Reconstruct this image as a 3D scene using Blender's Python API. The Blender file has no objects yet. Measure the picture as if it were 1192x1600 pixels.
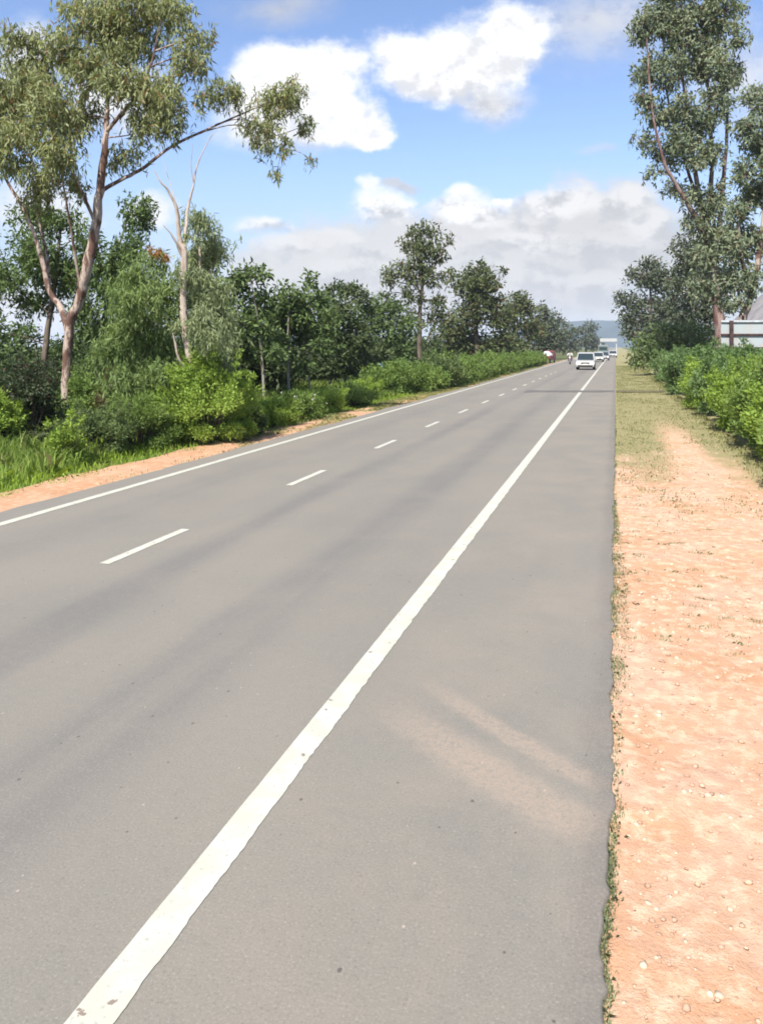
import bpy, bmesh, math, random
import numpy as np
from mathutils import Vector, Matrix

random.seed(7)
RNG = np.random.default_rng(11)
S = bpy.context.scene
COL = S.collection
R = math.radians

# ------------------------------------------------------------------ camera model (used to lay the site out)
F, CX, HY, H = 1250.0, 596.0, 541.0, 2.4
YAW = math.atan((962 - CX) / F)
CA, SA = math.cos(YAW), math.sin(YAW)

def world(right, fwd, up):
    return np.array([right * CA - fwd * SA, right * SA + fwd * CA, up])

def P(px, py, z):
    return world((px - CX) / F * z, z, H + (HY - py) / F * z)

def GZ(px, z):
    p = world((px - CX) / F * z, z, 0.0)
    return p

# ------------------------------------------------------------------ node helpers
def new_mat(name):
    m = bpy.data.materials.new(name)
    m.use_nodes = True
    nt = m.node_tree
    nt.nodes.clear()
    out = nt.nodes.new('ShaderNodeOutputMaterial')
    return m, nt, out

class NT:
    def __init__(s, nt): s.nt = nt
    def n(s, t, **kw):
        nd = s.nt.nodes.new(t)
        for k, v in kw.items(): setattr(nd, k, v)
        return nd
    def link(s, a, b): s.nt.links.new(a, b)
    def put(s, sock, v):
        if hasattr(v, 'is_linked') or isinstance(v, bpy.types.NodeSocket): s.link(v, sock)
        else: sock.default_value = v
    def math(s, op, a, b=None, c=None, clamp=False):
        nd = s.n('ShaderNodeMath', operation=op, use_clamp=clamp)
        s.put(nd.inputs[0], a)
        if b is not None: s.put(nd.inputs[1], b)
        if c is not None: s.put(nd.inputs[2], c)
        return nd.outputs[0]
    def vmath(s, op, a, b=None, c=None):
        nd = s.n('ShaderNodeVectorMath', operation=op)
        s.put(nd.inputs[0], a)
        if b is not None: s.put(nd.inputs[1], b)
        if c is not None: s.put(nd.inputs[2], c)
        return nd.outputs['Value'] if op in ('LENGTH', 'DOT_PRODUCT') else nd.outputs['Vector']
    def mix(s, fac, a, b):
        nd = s.n('ShaderNodeMix', data_type='RGBA')
        s.put(nd.inputs[0], fac)
        s.put(nd.inputs[6], a if not isinstance(a, tuple) else (*a, 1)[:4])
        s.put(nd.inputs[7], b if not isinstance(b, tuple) else (*b, 1)[:4])
        return nd.outputs[2]
    def smooth(s, x, lo, hi):
        nd = s.n('ShaderNodeMapRange', interpolation_type='SMOOTHSTEP')
        s.put(nd.inputs[0], x); nd.inputs[1].default_value = lo; nd.inputs[2].default_value = hi
        return nd.outputs[0]
    def noise(s, vec, scale, detail=3, rough=0.55, dist=0.0):
        nd = s.n('ShaderNodeTexNoise')
        s.put(nd.inputs['Vector'], vec)
        nd.inputs['Scale'].default_value = scale; nd.inputs['Detail'].default_value = detail
        nd.inputs['Roughness'].default_value = rough; nd.inputs['Distortion'].default_value = dist
        return nd.outputs['Fac']
    def noisec(s, vec, scale, detail=3, rough=0.55):
        nd = s.n('ShaderNodeTexNoise')
        s.put(nd.inputs['Vector'], vec)
        nd.inputs['Scale'].default_value = scale; nd.inputs['Detail'].default_value = detail
        nd.inputs['Roughness'].default_value = rough
        return nd.outputs['Color']
    def obj(s): return s.n('ShaderNodeTexCoord').outputs['Object']
    def pos(s): return s.n('ShaderNodeNewGeometry').outputs['Position']
    def sep(s, v):
        nd = s.n('ShaderNodeSeparateXYZ'); s.put(nd.inputs[0], v); return nd.outputs
    def scalev(s, v, t):
        return s.vmath('MULTIPLY', v, t)
    def bump(s, h, strength, dist=0.01):
        nd = s.n('ShaderNodeBump'); s.put(nd.inputs['Height'], h)
        nd.inputs['Strength'].default_value = strength; nd.inputs['Distance'].default_value = dist
        return nd.outputs['Normal']
    def principled(s, out, col, rough=0.8, spec=0.3, metal=0.0, normal=None, coat=0.0):
        b = s.n('ShaderNodeBsdfPrincipled')
        s.put(b.inputs['Base Color'], col if not isinstance(col, tuple) else (*col, 1)[:4])
        s.put(b.inputs['Roughness'], rough); b.inputs['Specular IOR Level'].default_value = spec
        b.inputs['Metallic'].default_value = metal; b.inputs['Coat Weight'].default_value = coat
        if normal is not None: s.link(normal, b.inputs['Normal'])
        s.link(b.outputs[0], out.inputs[0])
        return b

def simple_mat(name, col, rough=0.6, spec=0.4, metal=0.0, var=0.12, scale=6.0, coat=0.0):
    m, nt, out = new_mat(name); t = NT(nt)
    f = t.noise(t.obj(), scale, 4)
    a = tuple(c * (1 - var) for c in col); b = tuple(min(1, c * (1 + var)) for c in col)
    t.principled(out, t.mix(t.smooth(f, 0.3, 0.7), a, b), rough, spec, metal, coat=coat)
    return m

def foliage_mat(name, a, b, c=None, trans=0.35, spec=0.12, scale=0.7, rough=0.5):
    m, nt, out = new_mat(name); t = NT(nt)
    geo = t.n('ShaderNodeNewGeometry')
    rnd = geo.outputs['Random Per Island']
    clump = t.smooth(t.noise(t.obj(), scale, 2), 0.35, 0.65)
    f = t.math('ADD', t.math('MULTIPLY', rnd, 0.55), t.math('MULTIPLY', clump, 0.45))
    col = t.mix(f, a, b)
    if c is not None:
        col = t.mix(t.smooth(rnd, 0.88, 0.97), col, c)
    bs = t.n('ShaderNodeBsdfPrincipled')
    t.link(col, bs.inputs['Base Color']); bs.inputs['Roughness'].default_value = rough
    bs.inputs['Specular IOR Level'].default_value = spec
    tr = t.n('ShaderNodeBsdfTranslucent')
    tc = t.n('ShaderNodeMix', data_type='RGBA', blend_type='MULTIPLY')
    tc.inputs[0].default_value = 1.0
    t.link(col, tc.inputs[6]); tc.inputs[7].default_value = (1.25, 1.2, 0.6, 1)
    t.link(tc.outputs[2], tr.inputs[0])
    ms = t.n('ShaderNodeMixShader'); ms.inputs[0].default_value = trans
    t.link(bs.outputs[0], ms.inputs[1]); t.link(tr.outputs[0], ms.inputs[2])
    t.link(ms.outputs[0], out.inputs[0])
    return m

def bark_mat(name, pale, dark, scale=3.0, lo=0.42, hi=0.6):
    m, nt, out = new_mat(name); t = NT(nt)
    v = t.scalev(t.obj(), (2.4, 2.4, 0.55))
    f = t.noise(v, scale, 5, 0.62, 0.6)
    fine = t.noise(t.scalev(t.obj(), (14, 14, 2.5)), 3.0, 4)
    col = t.mix(t.smooth(f, lo, hi), pale, dark)
    col = t.mix(t.math('MULTIPLY', t.smooth(fine, 0.5, 0.75), 0.5), col, tuple(c * 0.5 for c in dark))
    t.principled(out, col, 0.85, 0.2, normal=t.bump(fine, 0.6, 0.02))
    return m

# ------------------------------------------------------------------ object helpers
def props(o, label=None, cat=None, group=None, kind=None):
    if label: o['label'] = label
    if cat: o['category'] = cat
    if group: o['group'] = group
    if kind: o['kind'] = kind
    return o

def empty(name, loc, label, cat, group=None, rz=0.0):
    o = bpy.data.objects.new(name, None)
    COL.objects.link(o)
    o.location = tuple(float(v) for v in loc); o.rotation_euler = (0, 0, rz)
    o.empty_display_size = 0.2
    return props(o, label, cat, group)

def mesh_np(name, V, Fq, mat, parent=None, smooth=False, nv=4):
    me = bpy.data.meshes.new(name)
    V = np.ascontiguousarray(V, dtype=np.float32); Fq = np.ascontiguousarray(Fq, dtype=np.int32)
    me.vertices.add(len(V)); me.vertices.foreach_set('co', V.ravel())
    nf = len(Fq)
    me.loops.add(nf * nv); me.loops.foreach_set('vertex_index', Fq.ravel())
    me.polygons.add(nf)
    me.polygons.foreach_set('loop_start', np.arange(0, nf * nv, nv, dtype=np.int32))
    me.update(calc_edges=True)
    me.validate()
    if smooth: me.polygons.foreach_set('use_smooth', np.ones(len(me.polygons), dtype=bool))
    me.materials.append(mat)
    o = bpy.data.objects.new(name, me); COL.objects.link(o)
    if parent is not None: o.parent = parent
    return o

def bm_obj(name, bm, mat, parent=None, smooth=False):
    bmesh.ops.recalc_face_normals(bm, faces=bm.faces)
    me = bpy.data.meshes.new(name); bm.to_mesh(me); bm.free()
    if smooth:
        for p in me.polygons: p.use_smooth = True
    me.materials.append(mat)
    o = bpy.data.objects.new(name, me); COL.objects.link(o)
    if parent is not None: o.parent = parent
    return o

def copy_tree(o, parent=None):
    c = o.copy(); COL.objects.link(c)
    if parent is not None: c.parent = parent
    for ch in list(o.children): copy_tree(ch, c)
    return c

def bbox(bm, x0, x1, y0, y1, z0, z1, bevel=0.0):
    b2 = bmesh.new()
    bmesh.ops.create_cube(b2, size=1.0)
    for v in b2.verts:
        v.co = Vector(((x0 + x1) / 2 + v.co.x * (x1 - x0), (y0 + y1) / 2 + v.co.y * (y1 - y0), (z0 + z1) / 2 + v.co.z * (z1 - z0)))
    if bevel > 0:
        bmesh.ops.bevel(b2, geom=list(b2.edges), offset=bevel, segments=2, affect='EDGES')
    me = bpy.data.meshes.new('t'); b2.to_mesh(me); b2.free(); bm.from_mesh(me); bpy.data.meshes.remove(me)

def bcyl(bm, p0, p1, r0, r1=None, seg=12):
    r1 = r0 if r1 is None else r1
    p0, p1 = Vector(p0), Vector(p1); d = p1 - p0
    m = Matrix.Translation((p0 + p1) / 2) @ d.to_track_quat('Z', 'Y').to_matrix().to_4x4()
    bmesh.ops.create_cone(bm, cap_ends=True, segments=seg, radius1=r0, radius2=r1, depth=d.length, matrix=m)

# --- value noise (numpy)
def vnoise(x, y, seed=0):
    xi, yi = np.floor(x).astype(np.int64), np.floor(y).astype(np.int64)
    xf, yf = x - xi, y - yi
    def h(a, b):
        n = (a * 374761393 + b * 668265263 + seed * 1442695041) & 0x7fffffff
        n = ((n ^ (n >> 13)) * 1274126177) & 0x7fffffff
        return ((n ^ (n >> 16)) & 0xffff) / 65535.0
    u, v = xf * xf * (3 - 2 * xf), yf * yf * (3 - 2 * yf)
    return (h(xi, yi) * (1 - u) + h(xi + 1, yi) * u) * (1 - v) + (h(xi, yi + 1) * (1 - u) + h(xi + 1, yi + 1) * u) * v

def fbm(x, y, oct=4, seed=0):
    s, a, t = 0, 1, 0
    for i in range(oct):
        s = s + a * vnoise(x * 2 ** i, y * 2 ** i, seed + i); t += a; a *= 0.5
    return s / t

# --- tubes
def smooth_path(pts, rad, sub=4):
    pts = np.array(pts, float); rad = np.array(rad, float)
    if len(pts) < 3: sub = max(sub, 3)
    Pp = np.vstack([2 * pts[0] - pts[1], pts, 2 * pts[-1] - pts[-2]])
    out, ro = [], []
    for i in range(len(pts) - 1):
        p0, p1, p2, p3 = Pp[i:i + 4]
        for k in range(sub):
            t = k / sub
            out.append(0.5 * ((2 * p1) + (-p0 + p2) * t + (2 * p0 - 5 * p1 + 4 * p2 - p3) * t * t + (-p0 + 3 * p1 - 3 * p2 + p3) * t ** 3))
            ro.append(rad[i] * (1 - t) + rad[i + 1] * t)
    out.append(pts[-1]); ro.append(rad[-1])
    return np.array(out), np.array(ro)

class Tubes:
    def __init__(s): s.V, s.F, s.n = [], [], 0
    def add(s, pts, rad, seg=8, sub=4, wob=0.0):
        p, r = smooth_path(pts, rad, sub)
        if wob > 0: p[1:-1] += RNG.normal(0, wob, (len(p) - 2, 3)) * r[1:-1, None]
        d = np.gradient(p, axis=0); d /= np.linalg.norm(d, axis=1)[:, None] + 1e-9
        ref = np.array([0.3, 1.0, 0.2]); ref /= np.linalg.norm(ref)
        a = np.cross(d, ref); a /= np.linalg.norm(a, axis=1)[:, None] + 1e-9
        b = np.cross(d, a)
        th = np.linspace(0, 2 * np.pi, seg, endpoint=False)
        rr = r[:, None] * (1 + (RNG.normal(0, 0.06, (len(p), seg)) if wob > 0 else 0))
        V = p[:, None, :] + rr[:, :, None] * (np.cos(th)[None, :, None] * a[:, None, :] + np.sin(th)[None, :, None] * b[:, None, :])
        n = len(p)
        i = np.arange(n - 1)[:, None]; j = np.arange(seg)[None, :]; j2 = (j + 1) % seg
        Fq = np.stack([i * seg + j, i * seg + j2, (i + 1) * seg + j2, (i + 1) * seg + j], -1).reshape(-1, 4) + s.n
        s.V.append(V.reshape(-1, 3)); s.F.append(Fq); s.n += n * seg
        return p
    def build(s, name, mat, parent):
        return mesh_np(name, np.vstack(s.V), np.vstack(s.F), mat, parent, smooth=True)

# --- leaves
def unit(v): return v / (np.linalg.norm(v, axis=1)[:, None] + 1e-9)

def leaf_quads(pos, d, L, W):
    n = len(pos)
    d = unit(d)
    w = unit(np.cross(d, RNG.normal(0, 1, (n, 3))))
    L = np.asarray(L)[:, None]; W = np.asarray(W)[:, None]
    nrm = np.cross(d, w)
    a = pos; c = pos + d * L
    m = pos + d * L * 0.42 - nrm * L * 0.06
    b, e = m + w * W * 0.5, m - w * W * 0.5
    V = np.stack([a, b, c, e], 1).reshape(-1, 3)
    Fq = np.arange(n * 4, dtype=np.int32).reshape(-1, 4)
    return V, Fq

def crown_points(c, rad, nclump, shell=0.35):
    u = unit(RNG.normal(0, 1, (nclump, 3)))
    r = (shell + (1 - shell) * RNG.random(nclump)) ** 0.6
    p = u * r[:, None]
    return c + p * rad

def leaves_droop(cl, rc, n, L, W):
    """hanging strands of narrow leaves under each twig end"""
    m = len(cl)
    ns = max(m * 3, n // 9)                       # strands
    k = RNG.integers(0, m, ns)
    st = cl[k] + RNG.normal(0, 1, (ns, 3)) * rc * np.array([0.5, 0.5, 0.35])
    per = max(4, n // ns)
    ln = rc * (0.5 + 1.1 * RNG.random(ns) ** 1.5)
    t = RNG.random((ns, per))
    sway = RNG.normal(0, 0.22, (ns, 3)); sway[:, 2] = 0
    pos = st[:, None, :] + t[:, :, None] * (np.array([0, 0, -1.0]) * ln[:, None] + sway * ln[:, None])[:, None, :]
    pos = pos.reshape(-1, 3) + RNG.normal(0, 0.05 * rc + 0.01, (ns * per, 3))
    d = np.array([0, 0, -1.0]) + RNG.normal(0, 0.55, (ns * per, 3))
    N = len(pos)
    return leaf_quads(pos, d, L * (0.6 + 0.8 * RNG.random(N)), W * (0.6 + 0.8 * RNG.random(N)))

def leaves_broad(cl, rc, n, L, W, up=0.0):
    m = len(cl)
    k = RNG.integers(0, m, n)
    off = unit(RNG.normal(0, 1, (n, 3))) * (RNG.random(n)[:, None] ** 0.45) * rc * np.array([1, 1, 0.75])
    pos = cl[k] + off
    d = off / (rc + 1e-6) * 0.8 + RNG.normal(0, 0.6, (n, 3)) + np.array([0, 0, -0.25 + up])
    return leaf_quads(pos, d, L * (0.6 + 0.8 * RNG.random(n)), W * (0.6 + 0.8 * RNG.random(n)))

class Crown:
    def __init__(s): s.V, s.F, s.n = [], [], 0
    def add(s, VF):
        V, Fq = VF
        s.V.append(V); s.F.append(Fq + s.n); s.n += len(V)
    def build(s, name, mat, parent):
        return mesh_np(name, np.vstack(s.V), np.vstack(s.F), mat, parent)

DK = 3600
LEAVES = [0]
def tree(name, label, z, base_px, trunks, lobes, leafmat, barkmat, mode='broad', dens=1.0, L=0.16, W=0.06, clump=0.38,
         cat='tree', group=None, limb_r=0.035, shell=0.3, twig=True, crown_name='crown', depth=0.9, extra=None, trunk_name='trunk'):
    base = GZ(base_px, z)
    root = empty(name, base, label, cat, group)
    tb = Tubes(); pts = []
    for tr in trunks:
        pp = [P(px, py, z + dz) - base for px, py, dz, r in tr]
        rr = [r for *_, r in tr]
        if tr[0] is trunks[0][0]:
            pp[0][2] = min(pp[0][2], -0.1)
        seg = 12 if max(rr) > 0.08 else 7
        q = tb.add(pp, rr, seg, 5, wob=0.12)
        pts.append(q)
    pts = np.vstack(pts)
    cr = Crown()
    tp = pts.copy()
    lobes = sorted(lobes, key=lambda q: np.linalg.norm(tp - (P(q[0], q[1], z + (q[4] if len(q) > 4 else 0)) - base), axis=1).min())
    for lb in lobes:
        px, py, rx, ry = lb[:4]; dz = lb[4] if len(lb) > 4 else RNG.normal(0, 0.6)
        c = P(px, py, z + dz) - base
        mrx, mry = rx / F * z, ry / F * z
        rad = np.array([mrx, mrx * depth, mry])
        vol = mrx * mry
        nc = max(4, int(6 * vol / (clump ** 2) * 1.0))
        cl = crown_points(c, rad * 0.86, nc, shell)
        cc = clump * min(1.0, 0.35 + 0.65 * min(mrx, mry) / clump)
        n = max(60, int(dens * vol * DK * (0.16 * 0.06) / (L * W) ))
        LEAVES[0] += n
        if mode == 'droop': cr.add(leaves_droop(cl + np.array([0, 0, cc * 0.35]), cc, n, L, W))
        elif mode == 'mixed':
            cr.add(leaves_droop(cl + np.array([0, 0, cc * 0.3]), cc, n // 2, L, W)); cr.add(leaves_broad(cl, cc, n // 2, L, W))
        else: cr.add(leaves_broad(cl, cc, n, L, W))
        # limb from the nearest lower trunk point
        dv = pts - c
        dist = np.linalg.norm(dv, axis=1) + (0 if mrx < 0.25 else np.where(pts[:, 2] > c[2] - 0.1, 2.5 * (pts[:, 2] - c[2] + 0.3), 0))
        k = int(np.argmin(dist)); s0 = pts[k]
        if np.linalg.norm(s0 - c) > 0.3:
            mid = s0 * 0.5 + c * 0.5 + np.array([0, 0, 0.06 * np.linalg.norm(s0 - c)]) + RNG.normal(0, 0.05, 3) * np.linalg.norm(s0 - c)
            lr = limb_r * min(1.0, 0.3 + mrx); q = tb.add([s0, mid, c], [lr, lr * 0.7, lr * 0.4], 6, 4); pts = np.vstack([pts, q[2:]])
        if twig:
            for q in cl[::3][:14]:
                m2 = (c + q) / 2 + RNG.normal(0, 0.06, 3)
                tb.add([c, m2, q], [limb_r * 0.4, limb_r * 0.28, limb_r * 0.14], 4, 3)
    tb.build(trunk_name, barkmat, root)
    cr.build(crown_name, leafmat, root)
    if extra:
        nm, mt, lbs, lab = extra
        ce = Crown()
        for px, py, rx, ry, dz in lbs:
            c = P(px, py, z + dz) - base
            rad = np.array([rx, rx, ry]) / F * z
            ce.add(leaves_droop(crown_points(c, rad, 8), min(rad) * 0.9, 110, L, W))
        o = ce.build(nm, mt, root); o['label'] = lab
    return root

# ------------------------------------------------------------------ materials
M = {}
M['euc_leaf'] = foliage_mat('euc_leaf', (0.16, 0.19, 0.085), (0.34, 0.365, 0.18), (0.22, 0.12, 0.06), 0.3)
M['euc_pale'] = foliage_mat('euc_pale', (0.15, 0.19, 0.095), (0.3, 0.345, 0.18), None, 0.3)
M['euc_fresh'] = foliage_mat('euc_fresh', (0.115, 0.175, 0.06), (0.235, 0.305, 0.11), None, 0.35)
M['euc_grey'] = foliage_mat('euc_grey', (0.115, 0.15, 0.092), (0.26, 0.29, 0.18), (0.11, 0.06, 0.045), 0.25)
M['dark_leaf'] = foliage_mat('dark_leaf', (0.048, 0.07, 0.03), (0.1, 0.13, 0.052), None, 0.22)
M['mid_leaf'] = foliage_mat('mid_leaf', (0.06, 0.095, 0.034), (0.14, 0.195, 0.068), None, 0.25)
M['olive_leaf'] = foliage_mat('olive_leaf', (0.062, 0.082, 0.036), (0.135, 0.158, 0.066), (0.08, 0.045, 0.03), 0.22)
M['dusk_leaf'] = foliage_mat('dusk_leaf', (0.058, 0.076, 0.048), (0.125, 0.145, 0.082), (0.055, 0.032, 0.024), 0.2)
M['bush_bright'] = foliage_mat('bush_bright', (0.155, 0.24, 0.04), (0.31, 0.42, 0.085), None, 0.35)
M['bush_green'] = foliage_mat('bush_green', (0.1, 0.165, 0.04), (0.21, 0.29, 0.078), None, 0.33)
M['bush_blue'] = foliage_mat('bush_blue', (0.095, 0.16, 0.058), (0.19, 0.27, 0.105), None, 0.3)
M['bush_dark'] = foliage_mat('bush_dark', (0.07, 0.108, 0.038), (0.15, 0.195, 0.072), None, 0.25)
M['bush_purple'] = foliage_mat('bush_purple', (0.04, 0.055, 0.03), (0.09, 0.115, 0.055), (0.07, 0.03, 0.03), 0.2)
M['brown_leaf'] = foliage_mat('brown_leaf', (0.055, 0.036, 0.022), (0.14, 0.095, 0.05), None, 0.2)
M['orange_leaf'] = foliage_mat('orange_leaf', (0.28, 0.13, 0.045), (0.36, 0.2, 0.07), None, 0.3)
M['petal'] = foliage_mat('petal', (0.75, 0.75, 0.72), (0.85, 0.85, 0.8), None, 0.2)
M['grass_left'] = foliage_mat('grass_left', (0.17, 0.26, 0.035), (0.34, 0.46, 0.07), (0.35, 0.33, 0.12), 0.35, scale=0.5)
M['grass_dry'] = foliage_mat('grass_dry', (0.145, 0.165, 0.065), (0.29, 0.27, 0.125), (0.10, 0.15, 0.04), 0.3, scale=0.8)
M['verge'] = foliage_mat('verge', (0.15, 0.185, 0.065), (0.29, 0.30, 0.12), (0.34, 0.26, 0.13), 0.3, scale=0.8)
M['weed'] = foliage_mat('weed', (0.11, 0.18, 0.035), (0.24, 0.33, 0.075), (0.34, 0.30, 0.13), 0.35, scale=0.6)
M['grass_edge'] = foliage_mat('grass_edge', (0.12, 0.16, 0.08), (0.26, 0.29, 0.16), (0.30, 0.26, 0.14), 0.3, scale=1.5)
M['bark_euc'] = bark_mat('bark_euc', (0.38, 0.30, 0.25), (0.12, 0.068, 0.05), 2.0, 0.44, 0.54)
M['bark_pale'] = bark_mat('bark_pale', (0.42, 0.35, 0.29), (0.24, 0.17, 0.13), 2.2, 0.5, 0.7)
M['bark_red'] = bark_mat('bark_red', (0.27, 0.20, 0.18), (0.13, 0.065, 0.055), 1.2)
M['bark_dark'] = bark_mat('bark_dark', (0.16, 0.13, 0.10), (0.07, 0.05, 0.04), 2.5)
M['bark_grey'] = bark_mat('bark_grey', (0.26, 0.24, 0.20), (0.13, 0.11, 0.09), 2.5)

# ground
def ground_mat():
    m, nt, out = new_mat('field_ground'); t = NT(nt)
    p = t.pos()
    a = t.smooth(t.noise(p, 0.35, 5), 0.35, 0.65)
    b = t.noise(p, 6.0, 5, 0.65)
    col = t.mix(a, (0.065, 0.10, 0.028), (0.12, 0.10, 0.05))
    col = t.mix(t.math('MULTIPLY', t.smooth(b, 0.45, 0.7), 0.5), col, (0.045, 0.06, 0.02))
    t.principled(out, col, 0.95, 0.1, normal=t.bump(b, 0.8, 0.05))
    return m

def road_mat():
    m, nt, out = new_mat('asphalt'); t = NT(nt)
    p = t.pos(); s = t.sep(p); X, Y = s[0], s[1]
    grain = t.noise(p, 210.0, 3, 0.7)
    grit = t.noise(p, 55.0, 4, 0.65)
    big = t.noise(t.scalev(p, (1.0, 0.35, 1)), 0.55, 5, 0.6, 0.4)
    mid = t.noise(t.scalev(p, (1.0, 0.5, 1)), 2.6, 5, 0.62)
    col = t.mix(t.smooth(big, 0.32, 0.68), (0.160, 0.149, 0.127), (0.180, 0.165, 0.138))
    # worn darker wheel paths in each lane (rubber and oil), broken up by noise
    lw = t.noise(t.scalev(p, (0.6, 0.05, 1)), 1.3, 4, 0.55)
    def band(c, w, wob):
        xx = t.math('ADD', X, t.math('MULTIPLY', t.math('SUBTRACT', lw, 0.5), wob))
        return t.smooth(t.math('ABSOLUTE', t.math('SUBTRACT', xx, c)), w, w * 0.15)
    tracks = t.math('MAXIMUM', band(-3.0, 0.62, 0.7), band(-4.65, 0.45, 0.8))
    tracks = t.math('MAXIMUM', tracks, t.math('MULTIPLY', band(-6.9, 0.6, 0.6), 0.55))
    lane = t.noise(t.scalev(p, (1.0, 0.06, 1)), 1.1, 4, 0.55)
    tracks = t.math('MULTIPLY', tracks, t.smooth(lane, 0.25, 0.6))
    col = t.mix(t.math('MULTIPLY', tracks, 0.8), col, (0.126, 0.119, 0.110))
    # tan road dust on the paved shoulder and between the wheel paths
    sh = t.smooth(X, -2.1, -0.9)
    dust = t.math('MULTIPLY', t.smooth(t.noise(p, 0.9, 5, 0.6, 0.3), 0.38, 0.7), t.math('ADD', 0.25, t.math('MULTIPLY', sh, 0.55)))
    col = t.mix(dust, col, (0.205, 0.180, 0.146))
    # two diagonal dusty tyre smears that cross the shoulder
    def smear(x0, y0, x1, y1, w, ph):
        dx, dy = x1 - x0, y1 - y0; ln = math.hypot(dx, dy); dx /= ln; dy /= ln
        rx = t.math('SUBTRACT', X, x0); ry = t.math('SUBTRACT', Y, y0)
        al = t.math('ADD', t.math('MULTIPLY', rx, dx), t.math('MULTIPLY', ry, dy))
        ac = t.math('ADD', t.math('MULTIPLY', rx, -dy), t.math('MULTIPLY', ry, dx))
        bow = t.math('MULTIPLY', t.math('MULTIPLY', al, t.math('SUBTRACT', ln, al)), ph)
        ac = t.math('ADD', t.math('ADD', ac, bow), t.math('MULTIPLY', t.math('SUBTRACT', mid, 0.5), 0.06))
        k = t.smooth(t.math('ADD', t.math('ABSOLUTE', ac), t.math('MULTIPLY', t.math('SUBTRACT', t.noise(p, 9.0, 5, 0.7), 0.5), w * 0.9)), w, w * 0.25)
        k = t.math('MULTIPLY', k, t.smooth(t.noise(p, 24.0, 5, 0.7), 0.25, 0.6))
        k = t.math('MULTIPLY', k, t.smooth(al, -0.1, ln * 0.5))
        return t.math('MULTIPLY', k, t.smooth(al, ln + 0.1, ln - 0.15))
    sm = t.math('MAXIMUM', smear(*SM1, 0.24, 0.05), smear(*SM2, 0.13, 0.05))
    sm = t.math('MULTIPLY', sm, t.math('ADD', 0.3, t.math('MULTIPLY', grit, 0.7)))
    col = t.mix(sm, col, (0.285, 0.222, 0.17))
    # crumbled, darker rim by the dirt
    rim = t.smooth(t.math('ADD', X, t.math('MULTIPLY', t.math('SUBTRACT', mid, 0.5), 0.35)), -0.26, -0.08)
    rim = t.math('MULTIPLY', rim, t.smooth(grit, 0.25, 0.65))
    col = t.mix(t.math('MULTIPLY', rim, 0.55), col, (0.125, 0.108, 0.096))
    # pale and dark aggregate
    agg = t.noise(p, 75.0, 3, 0.75)
    col = t.mix(t.math('MULTIPLY', t.smooth(agg, 0.54, 0.70), 0.5), col, (0.30, 0.275, 0.24))
    col = t.mix(t.math('MULTIPLY', t.smooth(agg, 0.46, 0.30), 0.5), col, (0.085, 0.08, 0.076))
    blot = t.noise(p, 14.0, 5, 0.7)
    col = t.mix(t.math('MULTIPLY', t.smooth(blot, 0.5, 0.72), 0.22), col, (0.235, 0.205, 0.172))
    col = t.mix(t.math('MULTIPLY', t.smooth(blot, 0.46, 0.30), 0.18), col, (0.105, 0.098, 0.094))
    col = t.mix(t.math('MULTIPLY', t.smooth(grain, 0.56, 0.74), 0.30), col, (0.36, 0.34, 0.31))
    col = t.mix(t.math('MULTIPLY', t.smooth(grain, 0.44, 0.28), 0.30), col, (0.07, 0.066, 0.062))
    vo = t.n('ShaderNodeTexVoronoi'); t.link(t.scalev(p, (1.0, 0.7, 1)), vo.inputs['Vector']); vo.inputs['Scale'].default_value = 7.0
    chip = t.smooth(vo.outputs['Distance'], 0.085, 0.05)
    vc = t.sep(vo.outputs['Color'])
    chip = t.math('MULTIPLY', chip, t.math('GREATER_THAN', vc[0], 0.80))
    col = t.mix(t.math('MULTIPLY', chip, 0.7), col, (0.06, 0.052, 0.048))
    v2 = t.n('ShaderNodeTexVoronoi'); t.link(t.scalev(p, (1.0, 0.8, 1)), v2.inputs['Vector']); v2.inputs['Scale'].default_value = 19.0
    c2 = t.sep(v2.outputs['Color'])
    k2 = t.math('MULTIPLY', t.smooth(v2.outputs['Distance'], 0.15, 0.09), t.math('GREATER_THAN', c2[0], 0.93))
    col = t.mix(t.math('MULTIPLY', k2, 0.7), col, t.mix(t.math('GREATER_THAN', c2[1], 0.5), (0.06, 0.052, 0.048), (0.36, 0.30, 0.24)))
    h = t.math('ADD', grain, t.math('MULTIPLY', grit, 0.8))
    t.principled(out, col, 0.88, 0.22, normal=t.bump(h, 0.35, 0.006))
    return m

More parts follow.
